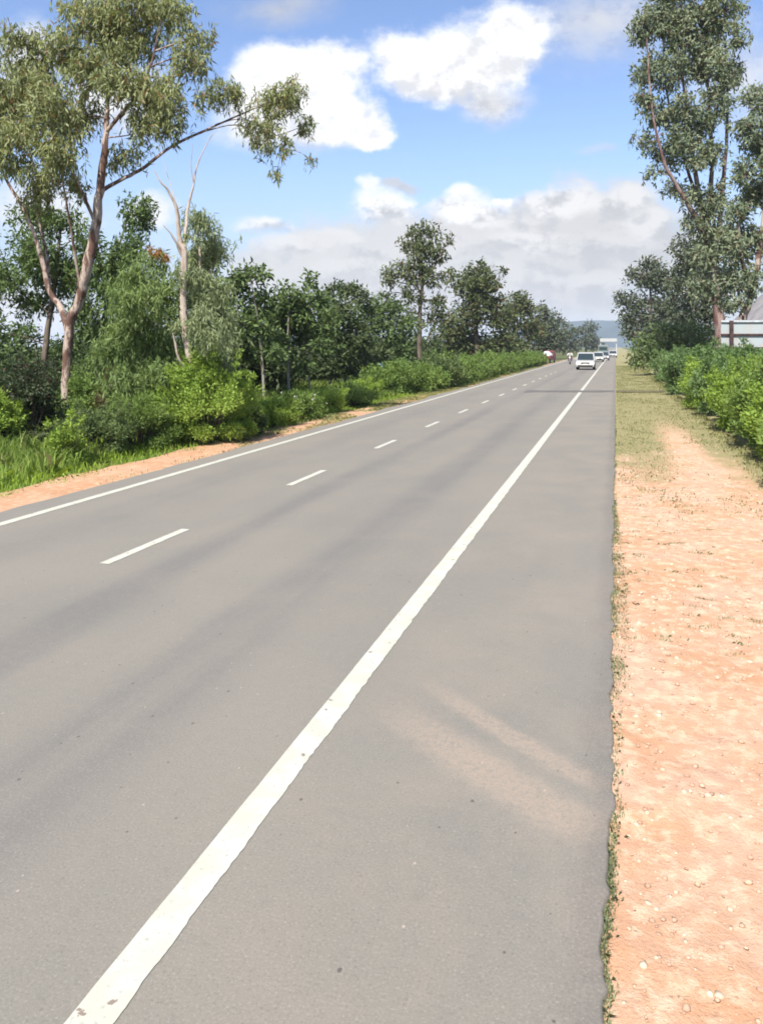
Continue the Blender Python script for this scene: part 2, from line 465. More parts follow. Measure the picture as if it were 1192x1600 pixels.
def paint_mat():
    m, nt, out = new_mat('road_paint'); t = NT(nt)
    p = t.pos()
    g = t.noise(p, 120, 3, 0.7); mid = t.noise(p, 5.0, 4, 0.6)
    wv = t.vmath('ADD', p, t.vmath('MULTIPLY', t.vmath('SUBTRACT', t.noisec(p, 28.0, 4, 0.7), (0.5, 0.5, 0.5)), (0.07, 0.07, 0)))
    vo = t.n('ShaderNodeTexVoronoi'); t.link(wv, vo.inputs['Vector']); vo.inputs['Scale'].default_value = 12.0
    vc = t.sep(vo.outputs['Color'])
    chip = t.smooth(t.math('ADD', vo.outputs['Distance'], t.math('MULTIPLY', g, 0.05)), 0.24, 0.18)
    chip = t.math('MULTIPLY', chip, t.math('GREATER_THAN', vc[0], 0.74))
    col = t.mix(t.smooth(mid, 0.35, 0.65), (0.385, 0.377, 0.305), (0.41, 0.405, 0.36))
    col = t.mix(t.math('MULTIPLY', t.smooth(t.noise(p, 40.0, 5, 0.75), 0.54, 0.68), 0.55), col, (0.22, 0.20, 0.17))
    col = t.mix(t.math('MULTIPLY', t.smooth(g, 0.60, 0.8), 0.35), col, (0.26, 0.235, 0.20))
    col = t.mix(chip, col, (0.19, 0.15, 0.12))
    t.principled(out, col, 0.7, 0.3, normal=t.bump(g, 0.25, 0.004))
    return m

def dirt_mat(name, pale, mid_c, red, grass=None, fade=None):
    m, nt, out = new_mat(name); t = NT(nt)
    p = t.pos(); s = t.sep(p)
    big = t.noise(p, 0.9, 5, 0.6, 0.3); md = t.noise(p, 9.0, 6, 0.68); fine = t.noise(p, 45.0, 4, 0.7); gr = t.noise(p, 170, 2, 0.7)
    col = t.mix(t.smooth(big, 0.35, 0.65), mid_c, red)
    col = t.mix(t.math('MULTIPLY', t.smooth(md, 0.44, 0.66), 0.8), col, pale)
    col = t.mix(t.math('MULTIPLY', t.smooth(fine, 0.60, 0.8), 0.45), col, tuple(min(1, c * 1.12) for c in pale))
    col = t.mix(t.math('MULTIPLY', t.smooth(t.noise(t.scalev(p, (1.0, 2.2, 1.0)), 13.0, 4, 0.65), 0.37, 0.28), 0.6), col, tuple(c * 0.55 for c in red))
    col = t.mix(t.math('MULTIPLY', t.smooth(gr, 0.42, 0.25), 0.45), col, tuple(c * 0.55 for c in red))
    if grass is not None:
        y0, y1 = fade
        gm = t.smooth(t.math('ADD', s[1], t.math('MULTIPLY', t.math('SUBTRACT', big, 0.5), 14.0)), y0, y1)
        trackw = t.smooth(t.math('ABSOLUTE', t.math('SUBTRACT', t.math('ADD', s[0], t.math('MULTIPLY', t.math('SUBTRACT', big, 0.5), 0.9)), 1.55)), 0.15, 0.65)
        near = t.smooth(s[1], 30.0, 20.0)
        gm = t.math('MULTIPLY', gm, t.math('SUBTRACT', 1.0, t.math('MULTIPLY', near, t.math('SUBTRACT', 1.0, trackw))))
        # outer foot of the hedge: brown-green
        ft = t.smooth(t.math('ADD', s[0], t.math('MULTIPLY', t.math('SUBTRACT', md, 0.5), 0.6)), 2.15, 2.6)
        ft = t.math('MULTIPLY', ft, t.smooth(s[1], 7.0, 13.0))
        gm = t.math('MAXIMUM', gm, ft)
        gcol = t.mix(t.smooth(md, 0.3, 0.7), grass[0], grass[1])
        gcol = t.mix(t.math('MULTIPLY', t.smooth(fine, 0.5, 0.75), 0.4), gcol, mid_c)
        col = t.mix(t.math('MULTIPLY', gm, t.smooth(t.math('ADD', fine, t.math('MULTIPLY', gm, 0.4)), 0.35, 0.62)), col, gcol)
    h = t.math('ADD', t.math('MULTIPLY', fine, 1.0), t.math('MULTIPLY', gr, 0.35))
    t.principled(out, col, 0.95, 0.12, normal=t.bump(h, 0.7, 0.02))
    return m

def gxy(px, py):
    z = F * H / (py - HY); p = GZ(px, z); return float(p[0]), float(p[1])
a0 = gxy(590, 1085); a1 = gxy(905, 1300); b0 = gxy(640, 1065); b1 = gxy(925, 1225)
SM1 = (*gxy(575, 1075), *gxy(938, 1308)); SM2 = (*gxy(640, 1045), *gxy(942, 1232))

M['ground'] = ground_mat()
M['road'] = road_mat()
M['paint'] = paint_mat()
M['dirt'] = dirt_mat('shoulder_dirt', (0.53, 0.405, 0.28), (0.45, 0.285, 0.198), (0.43, 0.237, 0.135),
                     ((0.25, 0.20, 0.11), (0.19, 0.20, 0.085)), (13.0, 21.0))
M['dirt_left'] = dirt_mat('left_dirt', (0.48, 0.34, 0.22), (0.42, 0.25, 0.155), (0.38, 0.205, 0.11))
M['stone'] = simple_mat('pale_stone', (0.44, 0.36, 0.26), 0.9, 0.15, var=0.25, scale=9)
M['clod'] = simple_mat('soil_clod', (0.40, 0.26, 0.18), 0.95, 0.1, var=0.3, scale=7)
M['white_paint'] = simple_mat('white_car_paint', (0.36, 0.36, 0.345), 0.35, 0.4, coat=0.25, var=0.04)
M['blue_paint'] = simple_mat('pale_blue_paint', (0.45, 0.6, 0.68), 0.4, 0.5, coat=0.3, var=0.05)
M['grey_paint'] = simple_mat('grey_car_paint', (0.22, 0.22, 0.23), 0.35, 0.5, coat=0.4, var=0.05)
M['red_paint'] = simple_mat('red_paint', (0.22, 0.045, 0.04), 0.5, 0.4, var=0.15)
M['green_paint'] = simple_mat('teal_truck_paint', (0.07, 0.12, 0.10), 0.55, 0.4, var=0.12)
M['glass'] = simple_mat('car_glass', (0.02, 0.03, 0.032), 0.08, 0.6, var=0.1)
M['rubber'] = simple_mat('tyre_rubber', (0.02, 0.02, 0.02), 0.85, 0.2)
M['black'] = simple_mat('black_plastic', (0.03, 0.03, 0.03), 0.6, 0.3)
M['steel'] = simple_mat('steel', (0.45, 0.45, 0.46), 0.4, 0.5, metal=0.8)
M['lamp'] = simple_mat('headlight_glass', (0.75, 0.76, 0.78), 0.15, 0.6)
M['plate'] = simple_mat('number_plate', (0.75, 0.72, 0.6), 0.5, 0.4)
M['cloth_white'] = simple_mat('white_cotton', (0.5, 0.5, 0.48), 0.9, 0.1)
M['cloth_dark'] = simple_mat('dark_trousers', (0.06, 0.055, 0.06), 0.9, 0.1)
M['skin'] = simple_mat('skin', (0.22, 0.12, 0.08), 0.6, 0.3)
M['tarp'] = simple_mat('white_tarp', (0.68, 0.68, 0.64), 0.75, 0.2, var=0.15, scale=3)
M['frame_dark'] = simple_mat('rusty_dark_steel', (0.055, 0.032, 0.03), 0.7, 0.3, var=0.4, scale=4)
M['frame_grey'] = simple_mat('grey_steel_rail', (0.42, 0.44, 0.45), 0.55, 0.4, var=0.2, scale=4)

def panel_mat():
    m, nt, out = new_mat('weathered_white_panel'); t = NT(nt)
    p = t.obj()
    f = t.noise(p, 1.2, 5, 0.6)
    col = t.mix(t.smooth(f, 0.35, 0.7), (0.33, 0.38, 0.39), (0.37, 0.34, 0.30))
    r = t.math('MULTIPLY', t.smooth(t.noise(p, 3.5, 5, 0.7), 0.5, 0.7), t.smooth(t.sep(p)[2], 2.62, 2.25))
    col = t.mix(r, col, (0.35, 0.16, 0.10))
    t.principled(out, col, 0.6, 0.3)
    return m
M['panel'] = panel_mat()

def sheet_mat():
    m, nt, out = new_mat('grey_roof_sheet'); t = NT(nt)
    f = t.noise(t.obj(), 0.8, 5, 0.6)
    col = t.mix(t.smooth(f, 0.35, 0.65), (0.13, 0.125, 0.13), (0.19, 0.18, 0.18))
    t.principled(out, col, 0.7, 0.3)
    return m
M['sheet'] = sheet_mat()
M['plaster'] = simple_mat('plaster_wall', (0.55, 0.52, 0.46), 0.9, 0.1, var=0.15, scale=1.5)
M['hill'] = simple_mat('hill_scrub', (0.05, 0.075, 0.085), 0.95, 0.1, var=0.3, scale=0.01)

# ------------------------------------------------------------------ ground, road, shoulders
def grid(name, xs, ys, zf, mat, kind='structure', xoff=None):
    Xg, Yg = np.meshgrid(xs, ys)
    if xoff is not None: Xg = Xg + xoff(Xg, Yg)
    Zg = zf(Xg, Yg)
    V = np.stack([Xg, Yg, Zg], -1).reshape(-1, 3)
    nx, ny = len(xs), len(ys)
    i = np.arange(ny - 1)[:, None]; j = np.arange(nx - 1)[None, :]
    Fq = np.stack([i * nx + j, i * nx + j + 1, (i + 1) * nx + j + 1, (i + 1) * nx + j], -1).reshape(-1, 4)
    o = mesh_np(name, V, Fq, mat, None, smooth=True)
    props(o, kind=kind)
    return o

gx = np.array([-6000, -1500, -400, -120, -60, -30, -12, 0, 12, 30, 60, 120, 400, 1500, 6000.])
gy = np.array([-300, -60, -20, 0, 20, 40, 80, 160, 320, 800, 2000, 7000.])
grid('ground', gx, gy, lambda x, y: np.full_like(x, -0.12), M['ground'])

ys = np.concatenate([np.arange(-8, 14, 0.025), np.arange(14, 40, 0.12), np.arange(40, 120, 1.0), np.arange(120, 1500, 20.0)])
def edge_r(y):
    near = np.clip((45 - y) / 30, 0.25, 1)
    return -0.03 + near * ((fbm(y * 0.9, y * 0 + 3, 3, 5) - 0.5) * 0.05 + (fbm(y * 9, y * 0 + 1, 4, 9) - 0.5) * 0.045)
def edge_l(y):
    return -8.47 + (fbm(y * 0.4, y * 0 + 7, 4, 15) - 0.5) * 0.4
cols = np.array([0, 0.002, 0.02, 0.1, 0.5, 0.9, 0.98, 0.9985, 1.0])
L_, R_ = edge_l(ys), edge_r(ys)
Xr = L_[:, None] * (1 - cols) + R_[:, None] * cols
Xr = np.hstack([Xr[:, :1] - 0.01, Xr, Xr[:, -1:] + 0.012])
Zr = np.zeros_like(Xr); Zr[:, 0] = -0.13; Zr[:, -1] = -0.13; Zr[:, 1] = -0.006; Zr[:, -2] = -0.006
V = np.stack([Xr, np.repeat(ys[:, None], Xr.shape[1], 1), Zr], -1).reshape(-1, 3)
ny, nx = Xr.shape
i = np.arange(ny - 1)[:, None]; j = np.arange(nx - 1)[None, :]
Fq = np.stack([i * nx + j, i * nx + j + 1, (i + 1) * nx + j + 1, (i + 1) * nx + j], -1).reshape(-1, 4)
props(mesh_np('road', V, Fq, M['road'], None, smooth=False), kind='structure')

# right dirt shoulder
yd = np.concatenate([np.arange(-6, 12, 0.035), np.arange(12, 30, 0.12), np.arange(30, 160, 1.5), np.arange(160, 1500, 25.0)])
xd = np.concatenate([np.arange(-0.12, 2.4, 0.035), np.arange(2.4, 6.6, 0.2)])
def zd(x, y):
    h = (fbm(x * 1.3, y * 1.3, 3, 31) - 0.5) * 0.07 + (fbm(x * 11, y * 11, 4, 41) - 0.5) * 0.02 + np.clip(fbm(x * 26, y * 26, 2, 43) - 0.62, 0, 1) * 0.035
    rid = 1 - np.abs(fbm(x * 6, y * 7, 3, 51) - 0.5) * 7
    h = h + np.clip(rid, 0, 1) * 0.004
    return -0.028 + h * np.clip((60 - y) / 30, 0.15, 1) * np.clip((x + 0.25) / 0.3, 0.2, 1) + np.clip((x - 2.2) * 0.06, 0, 0.3)
grid('dirt_shoulder', xd, yd, zd, M['dirt'])
# left dirt strip
yl = np.concatenate([np.arange(-6, 45, 0.15), np.arange(45, 160, 1.0), np.arange(160, 1000, 20.0)])
xl = np.linspace(-9.75, -8.3, 16)
grid('dirt_strip', xl, yl, lambda x, y: -0.05 + (fbm(x * 2, y * 2, 4, 61) - 0.5) * 0.06 * np.clip((x + 8.3) / -0.4, 0, 1), M['dirt_left'],
     xoff=lambda x, y: np.where(x < -8.8, (fbm(y * 0.35, y * 0 + 2, 4, 71) - 0.5) * 1.1 * np.clip((-8.8 - x), 0, 1), 0) + np.clip((y - 26) / 25, 0, 1) * np.clip(-8.6 - x, 0, 1.2) * 0.65)

# road markings
def strip(name, xc, w, y0, y1, step, jl, jr, seed, z=0.004):
    n = max(3, int((y1 - y0) / step) + 1)
    y = np.linspace(y0, y1, n)
    l = xc - w / 2 + (fbm(y * 5, y * 0 + 1, 3, seed) - 0.5) * jl
    r = xc + w / 2 + (fbm(y * 6, y * 0 + 2, 3, seed + 3) - 0.5) * jr + (fbm(y * 22, y * 0 + 5, 2, seed + 5) - 0.5) * jr * 0.6
    V = np.stack([np.stack([l, y, np.full(n, z)], -1), np.stack([r, y, np.full(n, z)], -1)], 1).reshape(-1, 3)
    k = np.arange(n - 1) * 2
    Fq = np.stack([k, k + 1, k + 3, k + 2], -1)
    o = mesh_np(name, V, Fq, M['paint'], None)
    return props(o, kind='structure')
strip('edge_line', -1.79, 0.165, 0, 40, 0.012, 0.006, 0.017, 3)
strip('edge_line', -1.79, 0.165, 40, 900, 1.0, 0.01, 0.01, 4)
strip('edge_line', -7.95, 0.15, 0, 60, 0.05, 0.008, 0.012, 7)
strip('edge_line', -7.95, 0.14, 60, 900, 1.0, 0.01, 0.01, 8)
def yat(px, py, X):
    return gxy(px, py)[1]
ydash0 = gxy(162, 881)[1]; cyc = (gxy(657, 667)[1] - gxy(162, 881)[1]) / 3.0; dl = cyc * 0.335
for k in range(-1, 14):
    strip('lane_dash', -5.41, 0.12, ydash0 + k * cyc, ydash0 + k * cyc + dl, 0.03, 0.012, 0.012, 20 + k)

# cast shadow band, painted as dark strips across road and shoulder
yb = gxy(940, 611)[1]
def shade_strip(name, x0, x1, zoff, hw):
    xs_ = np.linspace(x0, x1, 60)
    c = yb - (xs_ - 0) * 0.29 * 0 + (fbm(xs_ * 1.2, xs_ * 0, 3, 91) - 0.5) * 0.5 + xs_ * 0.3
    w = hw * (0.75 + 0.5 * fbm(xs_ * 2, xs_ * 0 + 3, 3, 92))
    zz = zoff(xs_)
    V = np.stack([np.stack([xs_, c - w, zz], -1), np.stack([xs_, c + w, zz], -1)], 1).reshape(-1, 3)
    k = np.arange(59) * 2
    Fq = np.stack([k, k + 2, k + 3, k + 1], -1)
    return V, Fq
V, Fq = shade_strip('road_patch', -4.6, -0.1, lambda x: np.full_like(x, 0.008), 0.9)
M['patch'] = simple_mat('tar_patch', (0.108, 0.10, 0.092), 0.85, 0.25, var=0.2, scale=2)  # dark tone painted for the shadow on the asphalt
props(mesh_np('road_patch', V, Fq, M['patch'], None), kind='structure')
V, Fq = shade_strip('soil_patch', 0.0, 2.5, lambda x: zd(x, np.full_like(x, yb)) + 0.03, 0.85)
M['soilpatch'] = simple_mat('dark_soil', (0.115, 0.10, 0.055), 0.95, 0.1, var=0.3, scale=3)  # same painted shadow carried on over the dirt shoulder
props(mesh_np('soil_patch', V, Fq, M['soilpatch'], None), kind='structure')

# ------------------------------------------------------------------ stones, clods, grass (stuff)
def ico_cloud(name, pos, size, mat, squash=0.6, seed=1):
    bm = bmesh.new(); bmesh.ops.create_icosphere(bm, subdivisions=1, radius=1.0)
    bv = np.array([v.co[:] for v in bm.verts]); bf = np.array([[v.index for v in f.verts] for f in bm.faces]); bm.free()
    n = len(pos)
    sc = size[:, None] * (0.65 + 0.7 * RNG.random((n, 3))); sc[:, 2] *= squash
    V = bv[None] * (1 + RNG.normal(0, 0.16, (n, len(bv), 1)))
    V = V * sc[:, None, :]
    th = RNG.random(n) * 6.28; c, s = np.cos(th)[:, None], np.sin(th)[:, None]
    V = np.stack([V[..., 0] * c - V[..., 1] * s, V[..., 0] * s + V[..., 1] * c, V[..., 2]], -1) + pos[:, None, :]
    Fq = bf[None] + (np.arange(n) * len(bv))[:, None, None]
    return mesh_np(name, V.reshape(-1, 3), Fq.reshape(-1, 3), mat, None, smooth=False, nv=3)

n = 5200
y = 1.2 + RNG.random(n) ** 1.3 * 20; x = 0.02 + RNG.random(n) * 2.5
keep = fbm(x * 1.5, y * 1.5, 3, 77) > 0.42
x, y = x[keep], y[keep]
sz = 0.003 + RNG.random(len(x)) ** 4 * 0.019
props(ico_cloud('gravel', np.stack([x, y, zd(x, y) + sz * 0.02], -1), sz, M['stone'], 0.5), 'pale gravel scattered over the orange dirt shoulder', 'gravel', kind='stuff')
n = 8000
y = 1.2 + RNG.random(n) ** 1.2 * 18; x = 0.05 + np.abs(RNG.normal(0, 1.1, n)); x = np.clip(x, 0.03, 2.5)
sz = 0.0025 + RNG.random(n) ** 5 * 0.015
props(ico_cloud('soil_clods', np.stack([x, y, zd(x, y) + sz * 0.3], -1), sz, M['clod'], 0.6), 'reddish soil clods strewn over the dirt shoulder', 'soil clods', kind='stuff')

def blades(x, y, z, h, w, lean):
    n = len(x)
    th = RNG.random(n) * 6.283
    d = np.stack([np.cos(th), np.sin(th), np.zeros(n)], -1)
    t = RNG.random(n) * 6.283
    ln = np.stack([np.cos(t), np.sin(t), np.zeros(n)], -1) * (lean * h * RNG.random(n))[:, None]
    b = np.stack([x, y, z], -1)
    up = np.array([0, 0, 1.0])
    m = b + ln * 0.35 + up * (h * 0.6)[:, None]
    tip = b + ln + up * (h * (1 - 0.25 * lean))[:, None]
    V = np.stack([b - d * w[:, None] / 2, b + d * w[:, None] / 2, m + d * w[:, None] * 0.35, tip, m - d * w[:, None] * 0.35], 1)
    Fi = np.arange(n)[:, None] * 5 + np.arange(5)[None]
    return V.reshape(-1, 3), Fi

def grass_obj(name, x, y, z, h, w, lean, mat, label):
    V, Fi = blades(x, y, z, h, w, lean)
    o = mesh_np(name, V, Fi, mat, None, nv=5)
    return props(o, label, 'grass', kind='stuff')

# left verge grass
n = 90000
y = 6 + RNG.random(n) ** 1.5 * 75; x = -9.2 - RNG.random(n) ** 1.4 * 9
k = fbm(x * 0.5, y * 0.35, 3, 81)
edge = -9.45 - (fbm(y * 0.35, y * 0 + 2, 4, 71) - 0.5) * 1.6 + np.clip((y - 26) / 25, 0, 1) * 0.7
keep = (x < edge) & (k + RNG.normal(0, 0.06, n) > 0.33)
x, y, k = x[keep], y[keep], k[keep]
near = np.clip((edge[keep] - x) / 1.6, 0.12, 1)
h = (0.07 + 0.34 * RNG.random(len(x)) * (0.4 + k)) * near
grass_obj('grass', x, y, np.full(len(x), -0.12), h + 0.04, 0.010 + 0.012 * RNG.random(len(x)) + y * 0.0003, 0.9, M['grass_left'], 'bright green verge grass between the left dirt strip and the trees')
n = 52000
y = 11 + RNG.random(n) ** 1.2 * 42; x = -9.9 - RNG.random(n) ** 1.1 * 7.5
k = fbm(x * 0.9, y * 0.7, 3, 181)
keep = (k > 0.46) & (x < edge_l(y) - 1.9 + 0.5 * np.clip((y - 26) / 25, 0, 1))
x, y, k = x[keep], y[keep], k[keep]
grass_obj('tall_grass', x, y, np.full(len(x), -0.12), 0.25 + 0.75 * RNG.random(len(x)) * k, 0.012 + 0.012 * RNG.random(len(x)) + y * 0.0003, 0.7, M['weed'], 'loose tall yellow green weeds between the bushes of the left verge')
n = 52000
y = 12 + RNG.random(n) ** 1.2 * 90; x = -8.55 - RNG.random(n) * 1.3
k = fbm(x * 1.4, y * 0.5, 4, 191)
keep = RNG.random(n) < np.clip((y - 19 + (k - .5) * 36) / 10, 0.05, 1) * np.clip((k - 0.3) * 4, 0.1, 1)
x, y = x[keep], y[keep]
grass_obj('verge_turf', x, y, np.full(len(x), -0.07), 0.05 + 0.07 * RNG.random(len(x)), 0.008 + 0.006 * RNG.random(len(x)) + y * 0.0004, 1.0, M['verge'], 'thin yellowish green turf creeping over the left dirt strip')
# dry turf on right shoulder
n = 46000
y = 9 + RNG.random(n) ** 1.5 * 95; x = 0.02 + RNG.random(n) * 2.9
g = fbm(x * 1.1, y * 0.6, 4, 87)
track = np.exp(-((x - 1.5 + (g - 0.5) * 0.8) / 0.38) ** 2) * np.clip((34 - y) / 10, 0, 1)
pr = np.clip((y - 13 + (g - 0.5) * 18) / 6, 0, 1) * (1 - track)
foot = np.clip((x - 2.2) / 0.5, 0, 1) * np.clip((y - 9) / 3, 0, 1)
keep = RNG.random(n) < np.maximum(pr * np.clip((g - 0.3) * 4, 0.15, 1), foot)
x, y = x[keep], y[keep]
grass_obj('dry_grass', x, y, zd(x, y) - 0.005, 0.015 + 0.06 * RNG.random(len(x)) ** 2 + np.clip((x - 2.3) * 0.15, 0, 0.1), 0.006 + 0.006 * RNG.random(len(x)) + y * 0.0004, 1.2, M['grass_dry'], 'short yellowish turf growing on the right dirt shoulder')
# tufts along the broken asphalt edge
n = 42000
y = 1.5 + RNG.random(n) ** 1.3 * 28
g = fbm(y * 1.1, y * 0 + 5, 3, 95)
mid = np.exp(-((y - 8.5) / 3.4) ** 2)
keep = RNG.random(n) < np.clip((g - 0.47 + 0.16 * mid) * 4.0, 0.16, 1) * (0.5 + 0.5 * mid)
y = y[keep]; mid = mid[keep]
x = edge_r(y) - 0.002 + np.abs(RNG.normal(0, 0.016, len(y))) + mid * RNG.random(len(y)) ** 2 * 0.14
grass_obj('edge_grass', x, y, zd(x, y) - 0.004, 0.012 + 0.03 * RNG.random(len(x)), 0.003 + 0.003 * RNG.random(len(x)), 1.3, M['grass_edge'], 'thin green tufts along the broken right edge of the asphalt')
# sparse sprigs in the dirt
cx = 0.1 + RNG.random(55) * 1.1; cy = 6.5 + RNG.random(55) * 8
x = np.repeat(cx, 26) + RNG.normal(0, 0.035, 55 * 26) * 1.6; y = np.repeat(cy, 26) + RNG.normal(0, 0.02, 55 * 26)
grass_obj('grass_sprigs', x, y, zd(x, y) - 0.004, 0.012 + 0.03 * RNG.random(len(x)), 0.005 + 0.003 * RNG.random(len(x)), 1.3, M['grass_edge'], 'small sprigs of grass dotted over the bare dirt')

# ------------------------------------------------------------------ trees on the left
def T(*a): return list(a)
tree('eucalyptus_tree', 'tallest eucalyptus on the left, pink brown trunk and a long limb reaching toward the road', 22.9, 106,
     [T((106, 674, 0, 0.151), (103, 600, 0, 0.128), (107, 540, 0, 0.125), (110, 505, 0, 0.128), (128, 462, -.1, 0.136), (133, 430, -.2, 0.143), (148, 370, -.2, 0.143), (155, 310, -.3, 0.121), (162, 250, -.3, 0.099), (166, 205, -.3, 0.076), (166, 150, 0, 0.053), (142, 80, .3, 0.038), (125, 20, .5, 0.023)),
      T((108, 525, 0, 0.084), (95, 480, .3, 0.084), (78, 455, .4, 0.076), (62, 390, .5, 0.061), (40, 330, .6, 0.053), (10, 280, .8, 0.038), (-5, 230, .9, 0.023)),
      T((78, 455, .4, 0.053), (74, 400, .9, 0.046), (60, 340, 1.3, 0.034), (50, 280, 1.5, 0.023)),
      T((155, 300, -.3, 0.064), (190, 281, .2, 0.057), (225, 262, .8, 0.053), (270, 228, 1.5, 0.046), (325, 202, 2.2, 0.038), (360, 186, 2.8, 0.030), (400, 168, 3.2, 0.023), (440, 145, 3.6, 0.013)),
      T((165, 208, -.3, 0.061), (190, 178, -.5, 0.053), (212, 152, -.6, 0.046), (235, 105, -.6, 0.030), (250, 40, -.6, 0.019)),
      T((150, 350, 0, 0.053), (120, 280, -.6, 0.041), (85, 215, -1.1, 0.030), (55, 150, -1.4, 0.019)),
      T((128, 460, 0, 0.046), (118, 400, -.3, 0.038), (105, 320, -.6, 0.030), (92, 250, -.8, 0.019))],
     [(215, 12, 62, 42, 0), (150, 22, 58, 46, .5), (265, 5, 26, 40, -.5), (300, 62, 30, 30, -.8), (306, 92, 24, 24, -.8), (52, 85, 45, 42, .8), (105, 75, 40, 36, .3),
      (32, 135, 50, 38, 0), (85, 172, 58, 46, -.8), (25, 225, 55, 52, -.6), (95, 236, 48, 34, -1.0), (150, 108, 42, 36, -.4), (192, 128, 46, 32, -.8), (240, 150, 46, 44, -.6),
      (268, 178, 32, 34, -.8), (340, 142, 28, 22, 2.2), (368, 150, 24, 22, 2.7), (430, 160, 34, 34, 3.4), (452, 148, 26, 28, 3.6), (478, 195, 15, 18, 3.8),
      (420, 215, 22, 26, 3.3), (205, 70, 44, 36, .2), (15, 175, 40, 38, .5), (488, 250, 6, 10, 3.8), (432, 272, 8, 16, 3.4), (400, 230, 6, 20, 3.0), (445, 225, 8, 24, 3.4), (395, 190, 16, 22, 3.0),
      (60, 275, 34, 20, -.5), (15, 50, 20, 14, .4), (225, 205, 22, 34, -.6), (-30, 150, 50, 80, .3), (130, 180, 34, 30, .3), (180, 60, 40, 40, .6), (60, 130, 34, 30, 1.0), (55, 305, 22, 22, .2), (190, 250, 18, 26, .3), (120, 285, 22, 22, .4)],
     M['euc_leaf'], M['bark_euc'], 'droop', 0.75, 0.20, 0.042, 0.42, limb_r=0.034, group='eucalyptus trees on the left verge')

tree('bare_tree', 'pale half bare crooked tree with dead forked branches on the left verge', 20.6, 288,
     [T((290, 640, 0, 0.107), (290, 612, 0, 0.098), (302, 576, 0, 0.094), (292, 541, 0, 0.090), (288, 489, 0, 0.086), (287, 451, 0, 0.082), (289, 398, 0, 0.078), (281, 375, 0, 0.066), (277, 330, -.1, 0.045), (264, 299, -.2, 0.029), (252, 285, -.3, 0.021), (241, 266, -.3, 0.010)),
      T((288, 405, 0, 0.057), (291, 357, .1, 0.045), (294, 325, .2, 0.037), (303, 289, .2, 0.025), (308, 260, .3, 0.018), (323, 226, .4, 0.012), (337, 203, .5, 0.007)),
      T((286, 402, 0, 0.037), (270, 369, -.2, 0.025), (256, 352, -.3, 0.011)), T((303, 289, .2, 0.015), (299, 258, .1, 0.010), (302, 225, 0, 0.005)),
      T((277, 330, 0, 0.021), (270, 300, .2, 0.013), (255, 250, .3, 0.006)), T((300, 590, 0, 0.041), (280, 560, -.3, 0.033), (271, 520, -.4, 0.025))],
     [(283, 432, 10, 14, -.2), (296, 372, 9, 12, 0), (276, 505, 9, 14, -.3)],
     M['euc_pale'], M['bark_pale'], 'droop', 0.5, 0.15, 0.03, 0.2, limb_r=0.012, group='eucalyptus trees on the left verge')

tree('eucalyptus_sapling', 'fresh green weeping eucalyptus sapling with orange leaves on top, left of the bare tree', 21.0, 202,
     [T((200, 660, .5, .06), (206, 560, .6, .05), (214, 470, .6, .035), (236, 395, .5, .015)), T((232, 650, .4, .045), (238, 560, .4, .035), (252, 470, .4, .015))],
     [(240, 408, 24, 22), (215, 440, 34, 30), (252, 460, 30, 36), (208, 505, 34, 38), (255, 530, 28, 40), (226, 575, 38, 32), (196, 462, 26, 30), (180, 540, 24, 40), (190, 600, 30, 30), (250, 590, 24, 30)],
     M['euc_fresh'], M['bark_grey'], 'droop', 0.85, 0.17, 0.032, 0.36, limb_r=0.02, group='eucalyptus trees on the left verge',
     extra=('dry_leaves', M['orange_leaf'], [(242, 387, 12, 6, -.2), (256, 395, 8, 5, -.2)], 'orange dying leaves at the top'))
tree('eucalyptus_sapling', 'grey green weeping eucalyptus sapling hanging just right of the pale bare tree', 21.4, 315,
     [T((312, 610, 0, .06), (316, 480, 0, .05), (312, 390, .1, .03), (308, 340, .1, .015)), T((338, 605, .3, .05), (336, 500, .3, .04), (330, 420, .2, .02))],
     [(308, 345, 17, 24), (325, 392, 26, 36), (318, 455, 30, 38), (326, 515, 26, 36), (302, 420, 20, 34), (343, 468, 17, 38), (335, 560, 24, 26), (355, 520, 14, 30)],
     M['euc_pale'], M['bark_pale'], 'droop', 1.15, 0.17, 0.03, 0.34, limb_r=0.02, group='eucalyptus trees on the left verge')
tree('dark_tree', 'shaded dark leafy tree standing behind the tallest eucalyptus', 30.0, 62,
     [T((62, 660, 0, .14), (70, 560, 0, .12), (85, 450, 0, .09), (95, 360, 0, .05)), T((150, 650, 1, .09), (158, 540, 1, .08), (175, 430, 1, .05), (200, 340, 1, .03))],
     [(15, 440, 38, 26), (82, 428, 46, 40), (25, 600, 50, 40), (108, 565, 32, 42), (150, 500, 46, 50), (190, 560, 38, 46), (212, 330, 28, 38), (172, 420, 34, 44), (90, 345, 40, 26),
      (150, 590, 44, 40), (-15, 520, 24, 40), (110, 620, 50, 30), (40, 385, 30, 24), (30, 640, 40, 20), (45, 345, 30, 26), (120, 430, 34, 36), (135, 380, 26, 30), (60, 400, 34, 30), (200, 390, 30, 30), (50, 470, 40, 24), (20, 660, 40, 24)],
     M['mid_leaf'], M['bark_dark'], 'mixed', 0.75, 0.20, 0.07, 0.5, group='dark trees on the left')
tree('dark_tree', 'low dark tangled tree further back at the left picture edge', 36.0, -20,
     [T((-20, 640, 0, .12), (-10, 560, 0, .09), (0, 480, 0, .05))],
     [(10, 585, 45, 30), (-30, 500, 40, 40), (70, 600, 50, 30), (-20, 420, 40, 40)],
     M['dark_leaf'], M['bark_dark'], 'broad', 0.45, 0.24, 0.10, 0.5, group='dark trees on the left')

